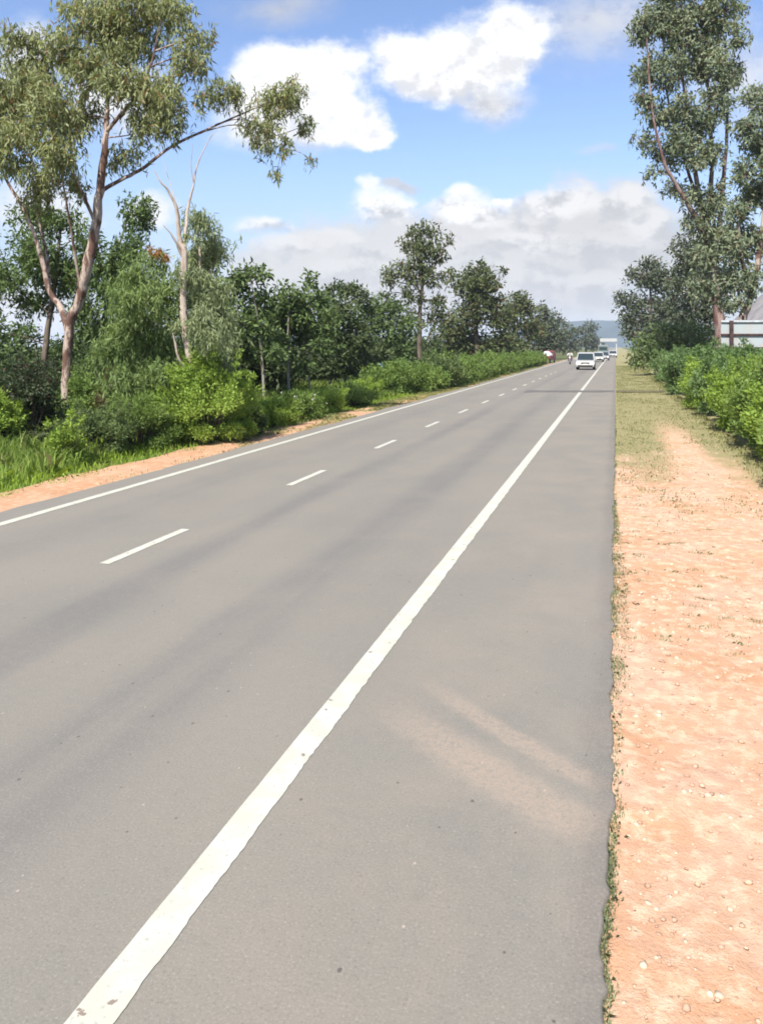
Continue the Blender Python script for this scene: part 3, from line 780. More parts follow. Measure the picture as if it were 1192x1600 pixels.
for lb, z, bx, lo in [
    ('dense dark tree far behind the tallest eucalyptus, filling the gap at the left picture edge', 44.0, 30, [(10, 560, 50, 40), (60, 590, 50, 40), (-30, 590, 40, 40), (40, 530, 30, 30), (90, 560, 36, 40)]),
    ('dense dark tree far behind the weeping sapling', 42.0, 165, [(150, 540, 46, 50), (200, 500, 44, 60), (240, 560, 50, 50), (120, 590, 50, 30), (190, 600, 60, 30), (175, 440, 34, 40)]),
    ('dense dark tree behind the pale bare tree', 40.0, 300, [(290, 540, 44, 50), (330, 490, 36, 60), (345, 570, 40, 40), (265, 480, 34, 50), (300, 600, 60, 30), (325, 410, 24, 34)])]:
    tree('bushy_tree', lb, z, bx, [T((bx, 630, 0, .1), (bx + 2, 570, 0, .08), (bx, lo[0][1], 0, .03))], lo, M['mid_leaf'], M['bark_dark'], 'broad', 0.55, 0.28, 0.12, 0.5, group='dark trees on the left')

# broad-leaved dark row
row = [
 ('broad_leaved_tree', 'dark broad leaved tree with the highest bent top, leftmost of the dark row', 35.0, 412,
  [T((413, 640, 0, .07), (408, 540, 0, .06), (398, 470, 0, .035), (390, 425, 0, .015)), T((376, 640, .5, .06), (373, 500, .5, .05), (365, 440, .5, .02))],
  [(385, 432, 30, 16), (415, 430, 8, 12), (362, 455, 26, 28), (400, 475, 34, 28), (372, 505, 34, 26), (420, 552, 28, 16), (388, 545, 26, 18), (352, 530, 20, 26), (410, 515, 24, 16)]),
 ('broad_leaved_tree', 'dark broad leaved tree with a thin straight grey trunk, second from left in the row', 38.0, 451,
  [T((452, 636, 0, .065), (450, 540, 0, .055), (452, 470, 0, .03), (455, 445, 0, .015))],
  [(450, 462, 30, 18), (470, 485, 28, 24), (436, 492, 30, 26), (462, 522, 30, 20), (432, 528, 22, 18), (440, 560, 22, 12)]),
 ('broad_leaved_tree', 'slim dark tree with a pointed leader and a leaf tuft low on its trunk', 39.0, 484,
  [T((485, 632, 0, .06), (482, 550, 0, .05), (483, 470, 0, .03), (484, 432, 0, .012))],
  [(484, 442, 8, 18), (492, 470, 26, 22), (504, 505, 30, 26), (478, 572, 16, 15), (505, 538, 22, 13), (480, 520, 22, 18)]),
 ('broad_leaved_tree', 'ragged topped very dark tree at the right end of the broad leaved row', 45.0, 540,
  [T((540, 620, 0, .09), (538, 540, 0, .07), (540, 470, 0, .04), (545, 440, 0, .015)), T((515, 620, .8, .06), (520, 520, .8, .05), (522, 450, .8, .02))],
  [(528, 452, 22, 12), (556, 458, 22, 15), (545, 444, 8, 10), (530, 488, 36, 28), (554, 525, 34, 32), (528, 565, 36, 28), (562, 570, 30, 26), (512, 530, 24, 30), (572, 480, 14, 16), (505, 460, 14, 14)]),
]
for nm, lb, z, bx, tr, lo in row:
    tree(nm, lb, z, bx, tr, lo, M['mid_leaf'] if z < 44 else M['dark_leaf'], M['bark_grey'], 'broad', 0.8, 0.26, 0.11, 0.45, limb_r=0.03, group='dark broad leaved row on the left')
# deeper second row
for k, (lb, z, bx, lo) in enumerate([
    ('shadowy tree in the second rank behind the first broad leaved trees', 46.0, 400, [(395, 560, 45, 40), (430, 590, 45, 30), (375, 600, 40, 30), (420, 500, 40, 30)]),
    ('shadowy tree in the second rank behind the pointed dark tree', 50.0, 485, [(480, 585, 45, 30), (500, 540, 50, 40), (455, 580, 40, 30), (520, 600, 40, 20)]),
    ('bushy green tree filling the gap left of the tall lone tree', 56.0, 597, [(600, 480, 30, 24), (578, 500, 28, 28), (605, 520, 38, 34), (580, 550, 34, 28), (625, 540, 28, 28), (612, 568, 40, 18), (640, 515, 16, 20)])]):
    tree('bushy_tree', lb, z, bx, [T((bx, 620, 0, .1), (bx + 2, 560, 0, .08), (bx, lo[0][1], 0, .03))], lo, [M['dark_leaf'], M['dark_leaf'], M['mid_leaf']][k], M['bark_dark'], 'broad', 0.6, 0.32, 0.14, 0.55, group='dark trees on the left')

tree('tall_tree', 'tall open crowned tree rising above the left tree line with sky showing through', 62.0, 655,
     [T((656, 592, 0, .2), (655, 500, 0, .16), (660, 440, 0, .12), (656, 385, 0, .06), (662, 352, 0, .03)), T((658, 460, 0, .08), (640, 430, .3, .06), (618, 432, .5, .03)), T((659, 445, 0, .07), (680, 415, .2, .05), (700, 372, .3, .02))],
     [(662, 362, 30, 15), (640, 382, 22, 18), (682, 400, 22, 17), (625, 422, 26, 17), (656, 428, 28, 18), (609, 438, 13, 9), (692, 430, 9, 9), (640, 465, 24, 14), (703, 370, 6, 10), (703, 424, 9, 4),
      (603, 460, 12, 5), (684, 470, 18, 12), (668, 385, 20, 12), (652, 405, 20, 10), (672, 442, 14, 8), (640, 500, 22, 14), (680, 500, 22, 16)],
     M['olive_leaf'], M['bark_dark'], 'mixed', 0.62, 0.34, 0.13, 0.7, limb_r=0.06, group='left tree line')
tree('round_tree', 'broad olive brown tree right of the tall lone tree in the left line', 84.0, 745,
     [T((745, 580, 0, .25), (744, 500, 0, .18), (746, 430, 0, .08))],
     [(745, 418, 24, 12), (762, 436, 24, 18), (725, 448, 24, 22), (748, 478, 40, 32), (716, 502, 30, 34), (775, 488, 24, 34), (735, 535, 50, 24), (778, 535, 28, 26), (784, 425, 4, 8), (700, 530, 34, 30), (745, 450, 34, 26), (690, 555, 40, 14)],
     M['olive_leaf'], M['bark_dark'], 'broad', 0.6, 0.46, 0.2, 0.9, limb_r=0.07, group='left tree line')
tree('round_tree', 'dark tree third in the left line, behind the olive brown tree', 112.0, 800,
     [T((802, 575, 0, .25), (802, 500, 0, .18), (804, 460, 0, .08))],
     [(806, 463, 18, 9), (812, 478, 26, 16), (796, 495, 26, 28), (822, 480, 14, 16), (825, 515, 26, 26), (795, 540, 36, 22)],
     M['olive_leaf'], M['bark_dark'], 'broad', 0.6, 0.55, 0.25, 1.1, limb_r=0.08, group='left tree line')
tree('round_tree', 'gappy dark tree near the far end of the left line above the red vehicle', 155.0, 850,
     [T((852, 568, 0, .28), (852, 510, 0, .2), (850, 480, 0, .08))],
     [(848, 482, 16, 8), (862, 500, 18, 14), (838, 505, 20, 24), (868, 530, 20, 20), (850, 520, 26, 20), (845, 540, 28, 18)],
     M['dusk_leaf'], M['bark_dark'], 'broad', 0.6, 0.7, 0.3, 1.4, limb_r=0.08, group='left tree line')
tree('round_tree', 'small looking far tree closing the left line beside the approaching traffic', 225.0, 880,
     [T((880, 560, 0, .28), (880, 520, 0, .2), (880, 498, 0, .08))],
     [(878, 500, 9, 7), (882, 518, 12, 12), (874, 535, 14, 14), (890, 540, 12, 12)],
     M['dusk_leaf'], M['bark_dark'], 'broad', 0.6, 0.9, 0.4, 1.6, limb_r=0.1, group='left tree line')
tree('round_tree', 'rounded dark far tree standing left of the blue hill', 320.0, 915,
     [T((915, 552, 0, .4), (915, 530, 0, .3), (915, 512, 0, .1))],
     [(904, 517, 10, 9), (922, 511, 12, 9), (915, 530, 20, 14), (900, 538, 12, 10), (930, 538, 10, 10)],
     M['dusk_leaf'], M['bark_dark'], 'broad', 0.7, 1.1, 0.5, 1.9, limb_r=0.12, group='left tree line')

# ------------------------------------------------------------------ trees on the right
tree('tall_eucalyptus', 'very tall many stemmed eucalyptus on the right, its top cut by the picture', 56.0, 1127,
     [T((1128, 580, 0, .42), (1123, 500, 0, .36), (1113, 420, 0, .31), (1102, 365, 0, .26), (1096, 330, 0, .2), (1078, 220, 0, .12), (1066, 120, 0, .08), (1060, 10, 0, .05)),
      T((1112, 415, 0, .2), (1088, 345, -.5, .17), (1058, 292, -1, .13), (1036, 250, -1.2, .1), (1018, 170, -1.4, .07), (1010, 60, -1.5, .04)),
      T((1104, 372, 0, .2), (1112, 260, .3, .14), (1106, 150, .5, .1), (1100, 40, .6, .05)),
      T((1114, 420, 0, .2), (1128, 300, .3, .15), (1136, 180, .5, .1), (1132, 60, .6, .06)),
      T((1096, 330, 0, .13), (1066, 240, .8, .1), (1040, 140, 1.0, .07), (1036, 40, 1.0, .04))],
     [(1010, 40, 26, 36), (1045, 30, 34, 36), (1090, 25, 34, 38), (1130, 15, 32, 38), (1008, 105, 20, 28), (1045, 108, 28, 32), (1090, 100, 28, 36), (1128, 100, 24, 36), (1004, 160, 15, 24),
      (1038, 175, 24, 28), (1075, 168, 20, 28), (1120, 165, 24, 32), (1008, 222, 13, 18), (1038, 240, 20, 24), (1018, 272, 11, 10), (1052, 292, 16, 14), (1080, 240, 16, 24), (1112, 240, 20, 28),
      (1084, 306, 17, 20), (1074, 346, 14, 14), (1116, 310, 20, 32), (1060, -25, 50, 30), (1120, -40, 40, 30), (1020, -30, 30, 25), (1148, 55, 12, 30), (1100, 400, 20, 24), (1128, 372, 18, 26), (1064, 60, 22, 30), (1108, 60, 22, 30), (1098, 350, 18, 24), (1122, 430, 16, 26), (1092, 450, 18, 24), (1140, 110, 16, 30), (1060, 220, 22, 30), (1095, 200, 22, 30)],
     M['euc_grey'], M['bark_red'], 'mixed', 0.95, 0.34, 0.12, 0.62, limb_r=0.05, group='tall trees on the right')
tree('tall_eucalyptus', 'leaning eucalyptus at the right picture edge beside the white board', 49.0, 1148,
     [T((1146, 580, 0, .26), (1156, 510, 0, .24), (1172, 465, 0, .2), (1186, 400, 0, .16), (1194, 300, 0, .1), (1190, 180, 0, .05)),
      T((1172, 465, 0, .12), (1158, 400, -.4, .1), (1152, 340, -.5, .06))],
     [(1182, 148, 20, 20), (1164, 200, 18, 28), (1192, 220, 28, 34), (1158, 268, 15, 28), (1186, 300, 28, 30), (1150, 332, 20, 32), (1140, 382, 24, 32), (1168, 380, 26, 34), (1134, 438, 20, 24), (1168, 436, 22, 26),
      (1215, 260, 30, 60), (1215, 380, 30, 50), (1200, 170, 20, 30), (1130, 475, 14, 14), (1155, 470, 12, 12)],
     M['euc_grey'], M['bark_euc'], 'mixed', 0.95, 0.30, 0.11, 0.58, limb_r=0.05, group='tall trees on the right')
tree('dark_tree', 'dusky round tree beside the road on the right, nearest the far vehicles', 112.0, 1016,
     [T((1016, 585, 0, .3), (1016, 500, 0, .22), (1015, 420, 0, .1))],
     [(1014, 410, 20, 11), (998, 436, 26, 22), (1036, 438, 30, 28), (984, 478, 20, 26), (1020, 488, 36, 32), (1055, 485, 28, 34), (970, 468, 6, 20), (978, 512, 12, 18), (1010, 525, 34, 22), (1045, 530, 30, 20)],
     M['dusk_leaf'], M['bark_dark'], 'broad', 0.62, 0.55, 0.25, 1.1, limb_r=0.08, group='dark trees on the right')
tree('dark_tree', 'dusky tree between the round roadside tree and the tall right eucalyptus', 86.0, 1080,
     [T((1080, 585, 0, .28), (1080, 480, 0, .2), (1078, 390, 0, .08))],
     [(1072, 385, 26, 16), (1092, 415, 30, 28), (1064, 445, 24, 30), (1096, 475, 26, 36), (1070, 500, 30, 30), (1110, 510, 20, 30), (1104, 380, 24, 24), (1062, 410, 16, 20), (1112, 450, 20, 30)],
     M['dusk_leaf'], M['bark_dark'], 'broad', 0.62, 0.45, 0.2, 0.9, limb_r=0.07, group='dark trees on the right')
tree('large_shrub', 'large mid green shrub mass under the dusky right trees', 66.0, 1045,
     [T((1045, 590, 0, .08), (1045, 550, 0, .06), (1045, 520, 0, .03))],
     [(1040, 525, 36, 24), (1078, 525, 34, 24), (1008, 545, 26, 22), (1060, 552, 48, 24), (1028, 565, 30, 18), (1100, 545, 26, 24), (995, 560, 14, 12)],
     M['bush_dark'], M['bark_dark'], 'broad', 0.6, 0.34, 0.16, 0.6, cat='shrub', crown_name='foliage', trunk_name='stems', group='shrubs on the right')

# ------------------------------------------------------------------ shrubs
def shrub_mesh(w, h, n, L, W, clump, mode='broad', stems=7, seed=0):
    """returns (V,F) of leaves and a Tubes of stems, local to the foot"""
    cr = Crown(); tb = Tubes()
    k = max(9, int(12 * w))
    for _ in range(k):
        a = RNG.random() * 6.28; r = (RNG.random() ** 0.6) * w * 0.46
        hh = h * (0.22 + (0.45 + 0.35 * RNG.random() ** 2) * RNG.random() ** 0.5 * (1.05 - (r / (w * 0.55)) ** 2) + 0.05)
        c = np.array([math.cos(a) * r, math.sin(a) * r, hh])
        rad = np.array([w * 0.15, w * 0.15, h * 0.16]) * (0.55 + 0.85 * RNG.random())
        cl = crown_points(c, rad, 8, 0.2)
        cl[:, 2] = np.maximum(cl[:, 2], 0.08)
        m = int(n * 0.72 / k)
        if mode == 'droop': cr.add(leaves_droop(cl + [0, 0, clump * .4], clump, m, L, W))
        elif mode == 'up': cr.add(leaves_broad(cl, clump, m, L, W, up=0.75))
        else: cr.add(leaves_broad(cl, clump, m, L, W, up=0.25))
        tb.add([np.array([math.cos(a) * r * .25, math.sin(a) * r * .25, -0.1]), c * [0.55, 0.55, 0.5], c + [0, 0, rad[2] * .5]], [0.018, 0.013, 0.006], 5, 3)
    # loose shoots sticking out of the mass, leafy along their upper half
    for _ in range(int(10 + 7 * w)):
        a = RNG.random() * 6.28; r = w * (0.08 + 0.42 * RNG.random()); top = h * (0.62 + 0.55 * RNG.random() * (1.1 - r / w))
        lean = 0.10 + 0.25 * RNG.random()
        p0_ = np.array([math.cos(a) * r * .5, math.sin(a) * r * .5, h * .2]); p1_ = np.array([math.cos(a) * (r + lean * w * .4), math.sin(a) * (r + lean * w * .4), top])
        mid_ = (p0_ + p1_) / 2 + RNG.normal(0, .04, 3)
        tb.add([p0_, mid_, p1_], [0.008, 0.006, 0.003], 4, 3)
        tt = 0.45 + 0.6 * np.sqrt(RNG.random(7)); cl = p0_ + (p1_ - p0_) * tt[:, None]
        cr.add(leaves_broad(cl, clump * 0.32, max(30, n // 130), L, W, up=0.8))
    # skirt of low leaves so the shrub meets the ground
    a = RNG.random(14) * 6.28; r = w * (0.2 + 0.25 * RNG.random(14))
    cl = np.stack([np.cos(a) * r, np.sin(a) * r, np.full(14, h * 0.14)], -1)
    cr.add(leaves_broad(cl, clump * 0.9, n // 5, L, W, up=0.3))
    return cr, tb

def shrub(name, label, X, Y, w, h, n, L, W, clump, mat, mode='broad', group=None, bark='bark_dark', cat='shrub'):
    root = empty(name, (X, Y, -0.05), label, cat, group)
    cr, tb = shrub_mesh(w, h, int(n * 1.7), L * 0.8, W * 0.72, clump, mode)
    tb.build('stems', M[bark], root); cr.build('foliage', mat, root)
    return root

def at(px, z): p = GZ(px, z); return float(p[0]), float(p[1])
NL = 'roadside bushes on the left'
shrub('bush', 'large bright lime green bush bulging toward the road below the bare tree', *at(320, 20.6), 2.45, 2.2, 17000, 0.11, 0.05, 0.28, M['bush_bright'], 'up', NL)
shrub('bush', 'bright green bush lobe tucked left of the large lime bush', *at(262, 20.4), 1.4, 1.45, 6000, 0.11, 0.045, 0.24, M['bush_bright'], 'up', NL)
shrub('bush', 'squat dark green bush with shaded foot right of the tallest trunk', *at(150, 18.2), 1.5, 1.1, 7500, 0.09, 0.035, 0.2, M['bush_dark'], 'up', NL)
shrub('bush', 'feathery mid green bush between the squat dark bush and the lime bush', *at(214, 19.3), 1.55, 1.15, 8500, 0.11, 0.03, 0.22, M['bush_green'], 'up', NL)
shrub('sapling', 'small yellow green sapling at the foot of the tallest trunk', *at(104, 16.6), 0.75, 0.95, 1800, 0.10, 0.045, 0.17, M['bush_bright'], 'up', NL)
shrub('bush', 'dark purplish bush at the left picture edge', *at(42, 19.0), 1.5, 2.1, 9000, 0.12, 0.05, 0.26, M['bush_purple'], 'broad', NL)
shrub('bush', 'sunlit yellow green bush cut by the left picture edge', *at(-8, 18.5), 1.2, 1.5, 6000, 0.11, 0.05, 0.24, M['bush_bright'], 'up', NL)
shrub('dead_bush', 'brown dried bush among green bushes left of the bare tree', *at(190, 22.0), 1.5, 1.75, 3800, 0.12, 0.035, 0.22, M['brown_leaf'], 'up', NL)
shrub('bush', 'yellow green bush behind the tallest trunk foot', *at(140, 23.0), 1.7, 1.7, 6000, 0.12, 0.05, 0.24, M['bush_green'], 'up', NL)
shrub('bush', 'small round olive bush under the pale bare tree', *at(258, 23.0), 1.2, 1.6, 4500, 0.12, 0.045, 0.24, M['bush_dark'], 'up', NL)
shrub('bush', 'dark bush shaded beside the right flank of the large lime bush', *at(388, 22.0), 0.8, 0.8, 2600, 0.10, 0.05, 0.2, M['bush_dark'], 'broad', NL)
# weeds with white flowers
w1 = None
for k, (px, z, w, h, lb) in enumerate([(425, 25.0, 1.5, .75, 'low weeds just right of the large lime bush'), (462, 27.0, 1.7, .85, 'low weeds with small white flowers below the thin grey trunks'),
                                       (505, 30.0, 1.7, .8, 'low weeds below the pointed dark tree'), (548, 33.0, 1.8, .85, 'low weeds below the ragged dark tree'), (566, 37.0, 1.9, .9, 'low weeds beside the parked pale blue car'), (582, 41.0, 2.0, 1.0, 'low weeds where the left hedge begins')]):
    r_ = shrub('weeds', lb, *at(px, z), w, h, 4800, 0.12, 0.045, 0.2, M['bush_green'] if k % 2 else M['bush_bright'], 'up', 'low weeds on the left verge', cat='weeds')
    if k == 1:
        pos = np.stack([RNG.normal(0, .6, 12), RNG.normal(0, .5, 12), .5 + .4 * RNG.random(12)], -1)
        V, Fq = leaf_quads(np.repeat(pos, 4, 0), RNG.normal(0, 1, (48, 3)), np.full(48, .045), np.full(48, .04))
        mesh_np('flowers', V, Fq, M['petal'], r_)

# left hedge, receding
protos = []
for k in range(3):
    protos.append(shrub('hedge_shrub', 'x', 0, 0, 2.6, 1.5, 4200, 0.20, 0.085, 0.34, [M['bush_green'], M['bush_green'], M['bush_dark']][k], 'up', 'left hedge along the road'))
used = [0, 0, 0]
spots = []
yv = 39.5; i = 0
while yv < 112:
    spots.append((-10.4 + RNG.normal(0, .18) - (0.5 if yv < 40 else 0), yv, 0.85 + RNG.random() * .35)); yv += 1.9 + 0.6 * RNG.random() + yv * 0.006
def place(protos, used, k, loc, sc, rz, label):
    if used[k] == 0: o = protos[k]
    else: o = copy_tree(protos[k])
    used[k] += 1
    o.location = loc; o.scale = (sc, sc, sc * (0.9 + .2 * RNG.random())); o.rotation_euler = (0, 0, rz); o['label'] = label
    return o
for i, (x, yy, sc) in enumerate(spots):
    lab = 'mid green shrub in the low hedge running along the left road edge'
    if i == 0: lab = 'nearest shrub of the low left hedge, beside the weeds'
    if i == len(spots) - 1: lab = 'farthest shrub of the low left hedge, before the red vehicle'
    place(protos, used, [0, 1, 0, 2, 1][i % 5] , (x, yy, -.05), sc, RNG.random() * 6.28, lab)
# undergrowth behind the left hedge hides the field
protoU = [shrub('undergrowth_shrub', 'x', 0, 0, 4.0, 2.2, 3600, 0.34, 0.15, 0.5, M['dark_leaf'], 'broad', 'dark undergrowth below the left trees')]
usedU = [0]
for i, yy in enumerate(np.concatenate([np.arange(30, 60, 4.2), np.arange(62, 150, 7.5)])):
    place(protoU, usedU, 0, (-17.5 + RNG.normal(0, .8) - (2.0 if yy < 50 else 0), float(yy), -.05), 0.9 + .5 * RNG.random(), RNG.random() * 6.28, 'dark undergrowth shrub in deep shade below the left tree line')

# right hedge
protoR = [shrub('hedge_shrub', 'x', 0, 0, 2.3, 1.85, 11000, 0.12, 0.055, 0.26, M['bush_bright'], 'up', 'right hedge'),
          shrub('hedge_shrub', 'x', 0, 0, 2.3, 1.85, 11000, 0.12, 0.055, 0.26, M['bush_green'], 'up', 'right hedge'),
          shrub('hedge_shrub', 'x', 0, 0, 2.5, 2.0, 8000, 0.15, 0.065, 0.28, M['bush_blue'], 'up', 'right hedge')]
usedR = [0, 0, 0]
hs = []
for i, yy in enumerate([14.6, 16.4, 18.2, 20.2, 22.2, 24.4, 26.8, 29.4, 32.0, 35.0, 38.0, 41.5, 45.0, 49.0, 53.0, 57.0]):
    hs.append((3.75 + RNG.normal(0, .12), yy, 0))
for i, yy in enumerate([15.8, 18.4, 21.2, 24.2, 27.6, 31.4, 35.6, 40.2, 45.2, 50.6]):
    hs.append((5.5 + RNG.normal(0, .25), yy, 1))
for i, (x, yy, rw) in enumerate(hs):
    k = (0 if i % 3 else 1) if yy < 27 else (2 if yy > 36 else [1, 2, 0][i % 3])
    if rw == 0:
        lab = 'bright green hedge shrub in the front rank beside the right dirt shoulder'
        if i == 0: lab = 'nearest bright green hedge shrub, overhanging the dirt at the right picture edge'
        if yy > 36: lab = 'bluish green hedge shrub at the far end of the right front rank'
    else:
        lab = 'green hedge shrub in the rear rank below the white board'
    place(protoR, usedR, k, (x, yy, .0), (0.92 + RNG.random() * .2) * (1.0 if rw == 0 else 1.1), RNG.random() * 6.28, lab)

# ------------------------------------------------------------------ white board on posts, right
zb = 44.0
bl = GZ(1127, zb); 
root = empty('board', GZ(1141, zb), 'weathered white board on dark steel posts rising above the right hedge', 'board')
root.rotation_euler = (0, 0, YAW - 0.06)
sc = zb / F
def zz(py): return H + (HY - py) * sc
x0 = -14 * sc; x1 = 5.2
bm = bmesh.new(); bbox(bm, x0, x1, 0.06, 0.10, zz(543), zz(501)); bm_obj('panel', bm, M['panel'], root)
for py, mt in ((502, 'frame_grey'), (523, 'frame_dark'), (544, 'frame_dark')):
    bm = bmesh.new(); bbox(bm, x0 - .02, x1 + .02, -0.03, 0.055, zz(py) - .055, zz(py) + .055, .008)
    bm_obj('rail', bm, M[mt], root)
for xp in (0.0, 2.4, 4.7):
    bm = bmesh.new(); bbox(bm, xp - .1, xp + .1, -0.15, -0.034, -.25, zz(501), .01)
    bm_obj('post', bm, M['frame_dark'], root)
    bm = bmesh.new(); bcyl(bm, (xp, 0.12, zz(530)), (xp, 1.1, -0.1), 0.035)
    bm_obj('brace', bm, M['frame_dark'], root)

# ------------------------------------------------------------------ grey roofed shed, right
zs = 70.0
base = GZ(1245, zs)
root = empty('shed', base, 'grey sheet roofed shed half hidden behind the white board', 'shed')
root.rotation_euler = (0, 0, YAW)
s = zs / F
bm = bmesh.new(); bbox(bm, -3.9, 3.9, 0, 6.0, -.2, 3.6); bm_obj('wall', bm, M['plaster'], root)
bm = bmesh.new()
N = 96
for side in (-1, 1):
    rowv = []
    for k in range(N + 1):
        yk = -0.5 + 7.0 * k / N
        dzk = 0.025 * math.sin(k * math.pi / 2)
        a = bm.verts.new((side * 4.5, yk, 3.35 + dzk)); b = bm.verts.new((0, yk, 7.4 + dzk))
        rowv.append((a, b))
    for k in range(N): bm.faces.new((rowv[k][0], rowv[k + 1][0], rowv[k + 1][1], rowv[k][1]))
bm_obj('roof', bm, M['sheet'], root)
bm = bmesh.new()
v = [bm.verts.new(c) for c in ((-4.3, -.02, 3.5), (4.3, -.02, 3.5), (0, -.02, 7.3), (-4.3, .1, 3.5), (4.3, .1, 3.5), (0, .1, 7.3))]
bm.faces.new((v[0], v[1], v[2])); bm.faces.new((v[3], v[5], v[4])); bm.faces.new((v[0], v[2], v[5], v[3])); bm.faces.new((v[1], v[4], v[5], v[2])); bm.faces.new((v[0], v[3], v[4], v[1]))
bm_obj('gable', bm, M['sheet'], root)

# ------------------------------------------------------------------ vehicles (front toward -Y)
def wheel(root, x, y, r=0.31, w=0.2):
    bm = bmesh.new(); bcyl(bm, (x - w / 2, y, r), (x + w / 2, y, r), r, seg=24)
    bmesh.ops.bevel(bm, geom=[e for e in bm.edges if e.calc_length() < 0.2], offset=0.02, segments=2, affect='EDGES')
    wo = bm_obj('wheel', bm, M['rubber'], root)
    sg = 1 if x > 0 else -1
    bm = bmesh.new(); bcyl(bm, (x + sg * (w / 2 - .01), y, r), (x + sg * (w / 2 + .008), y, r), r * .62, r * .5, seg=16)
    bm_obj('rim', bm, M['steel'], wo)

def loft(profile, widths, bevel=0.05):
    """side profile [(y,z)], half width at each point"""
    bm = bmesh.new()
    l = [bm.verts.new((-w, y, z)) for (y, z), w in zip(profile, widths)]
    r = [bm.verts.new((w, y, z)) for (y, z), w in zip(profile, widths)]
    n = len(profile)
    for k in range(n):
        k2 = (k + 1) % n
        bm.faces.new((l[k], l[k2], r[k2], r[k]))
    bm.faces.new(l[::-1]); bm.faces.new(r)
    bmesh.ops.recalc_face_normals(bm, faces=bm.faces)
    bmesh.ops.bevel(bm, geom=list(bm.edges), offset=bevel, segments=3, affect='EDGES', clamp_overlap=True)
    return bm

def car(name, label, loc, paint, rz=0.0, W=1.75, Ht=1.8, Ln=4.4, group=None, hood=1.05, cat='car', van=False):
    root = empty(name, loc, label, cat, group, rz)
    w = W / 2; h0 = 0.28; bh = Ht * 0.54          # belt height
    f, b = -Ln / 2, Ln / 2
    hoodh = bh + 0.0
    prof = [(f, h0), (f - .03, h0 + .3), (f + .05, hoodh - .18), (f + .35, hoodh - .06), (f + hood, bh + .04), (b - .05, bh + .05), (b, bh - .2), (b - .02, h0)]
    wid = [w * .93, w, w * .96, w * .93, w * .98, w * .98, w, w * .93]
    bm_obj('body', loft(prof, wid, .05), paint, root, smooth=False)
    gh = Ht - 0.05
    prof = [(f + hood - .05, bh), (f + hood + .62, gh - .03), (f + hood + .95, gh), (b - .6, gh), (b - .12, bh)]
    wid = [w * .93, w * .80, w * .78, w * .78, w * .92]
    bm_obj('window', loft(prof, wid, .03), M['glass'], root)
    prof = [(f + hood + .55, gh - .045), (f + hood + .95, gh + .02), (b - .62, gh + .03), (b - .48, gh - .06), (f + hood + .6, gh - .07)]
    prof = [(f + hood + .52, gh - .07), (f + hood + .9, gh + .05), (b - .6, gh + .05), (b - .42, gh - .07)]
    wid = [w * .83, w * .79, w * .79, w * .84]
    bm_obj('roof', loft(prof, wid, .02), paint, root)
    for sx in (-1, 1):                                # pillars
        for (ya, yb2) in ((f + hood - .03, f + hood + .6), (f + hood + 1.45, f + hood + 1.45), (b - .14, b - .55)):
            bm = bmesh.new(); bcyl(bm, (sx * w * .94, ya, bh), (sx * w * .81, yb2, gh - .02), .045, seg=8); bm_obj('pillar', bm, paint, root)
        bm = bmesh.new(); bbox(bm, sx * w * .72 - .17, sx * w * .72 + .17, f - .035, f + .12, hoodh - .36, hoodh - .17, .03); bm_obj('headlight', bm, M['lamp'], root)
        bm = bmesh.new(); bbox(bm, sx * (w + .1) - .09, sx * (w + .1) + .09, f + hood + .05, f + hood + .2, bh + .04, bh + .2, .03); bm_obj('mirror', bm, paint, root)
        for yw in (f + .78, b - .8): wheel(root, sx * (w - .11), yw)
    bm = bmesh.new(); bbox(bm, -w * .45, w * .45, f - .05, f + .04, hoodh - .34, hoodh - .2, .015); bm_obj('grille', bm, M['black'], root)
    bm = bmesh.new(); bbox(bm, -w * .8, w * .8, f - .07, f + .03, h0 - .02, h0 + .2, .02); bm_obj('bumper', bm, M['black'], root)
    bm = bmesh.new(); bbox(bm, -.26, .26, f - .085, f - .072, h0 + .22, h0 + .34); bm_obj('number_plate', bm, M['plate'], root)
    return root

def rd(px, z): p = GZ(px, z); return (float(p[0]), float(p[1]), 0.0)
TR = 'traffic approaching on the far road'
car('van', 'white passenger van approaching in the near lane, closest of the far vehicles', rd(915, 81 + 2.2), M['white_paint'], 0, 1.85, 1.76, 4.5, TR, 1.05, 'van')
car('car', 'white car directly behind the approaching white van', rd(934, 124), M['white_paint'], 0, 1.7, 1.5, 4.0, TR)
car('car', 'pale grey car behind and right of the white van, in front of the truck', rd(943.5, 138), M['grey_paint'], 0, 1.7, 1.5, 4.0, TR)
car('car', 'small white car by the right road edge below the white gantry', rd(957, 172), M['white_paint'], 0, 1.7, 1.5, 3.8, TR)
car('car', 'pale blue car parked behind the left hedge under the trees', (*at(596, 53)[:2], -.25), M['blue_paint'], R(70), 1.7, 1.55, 4.2)

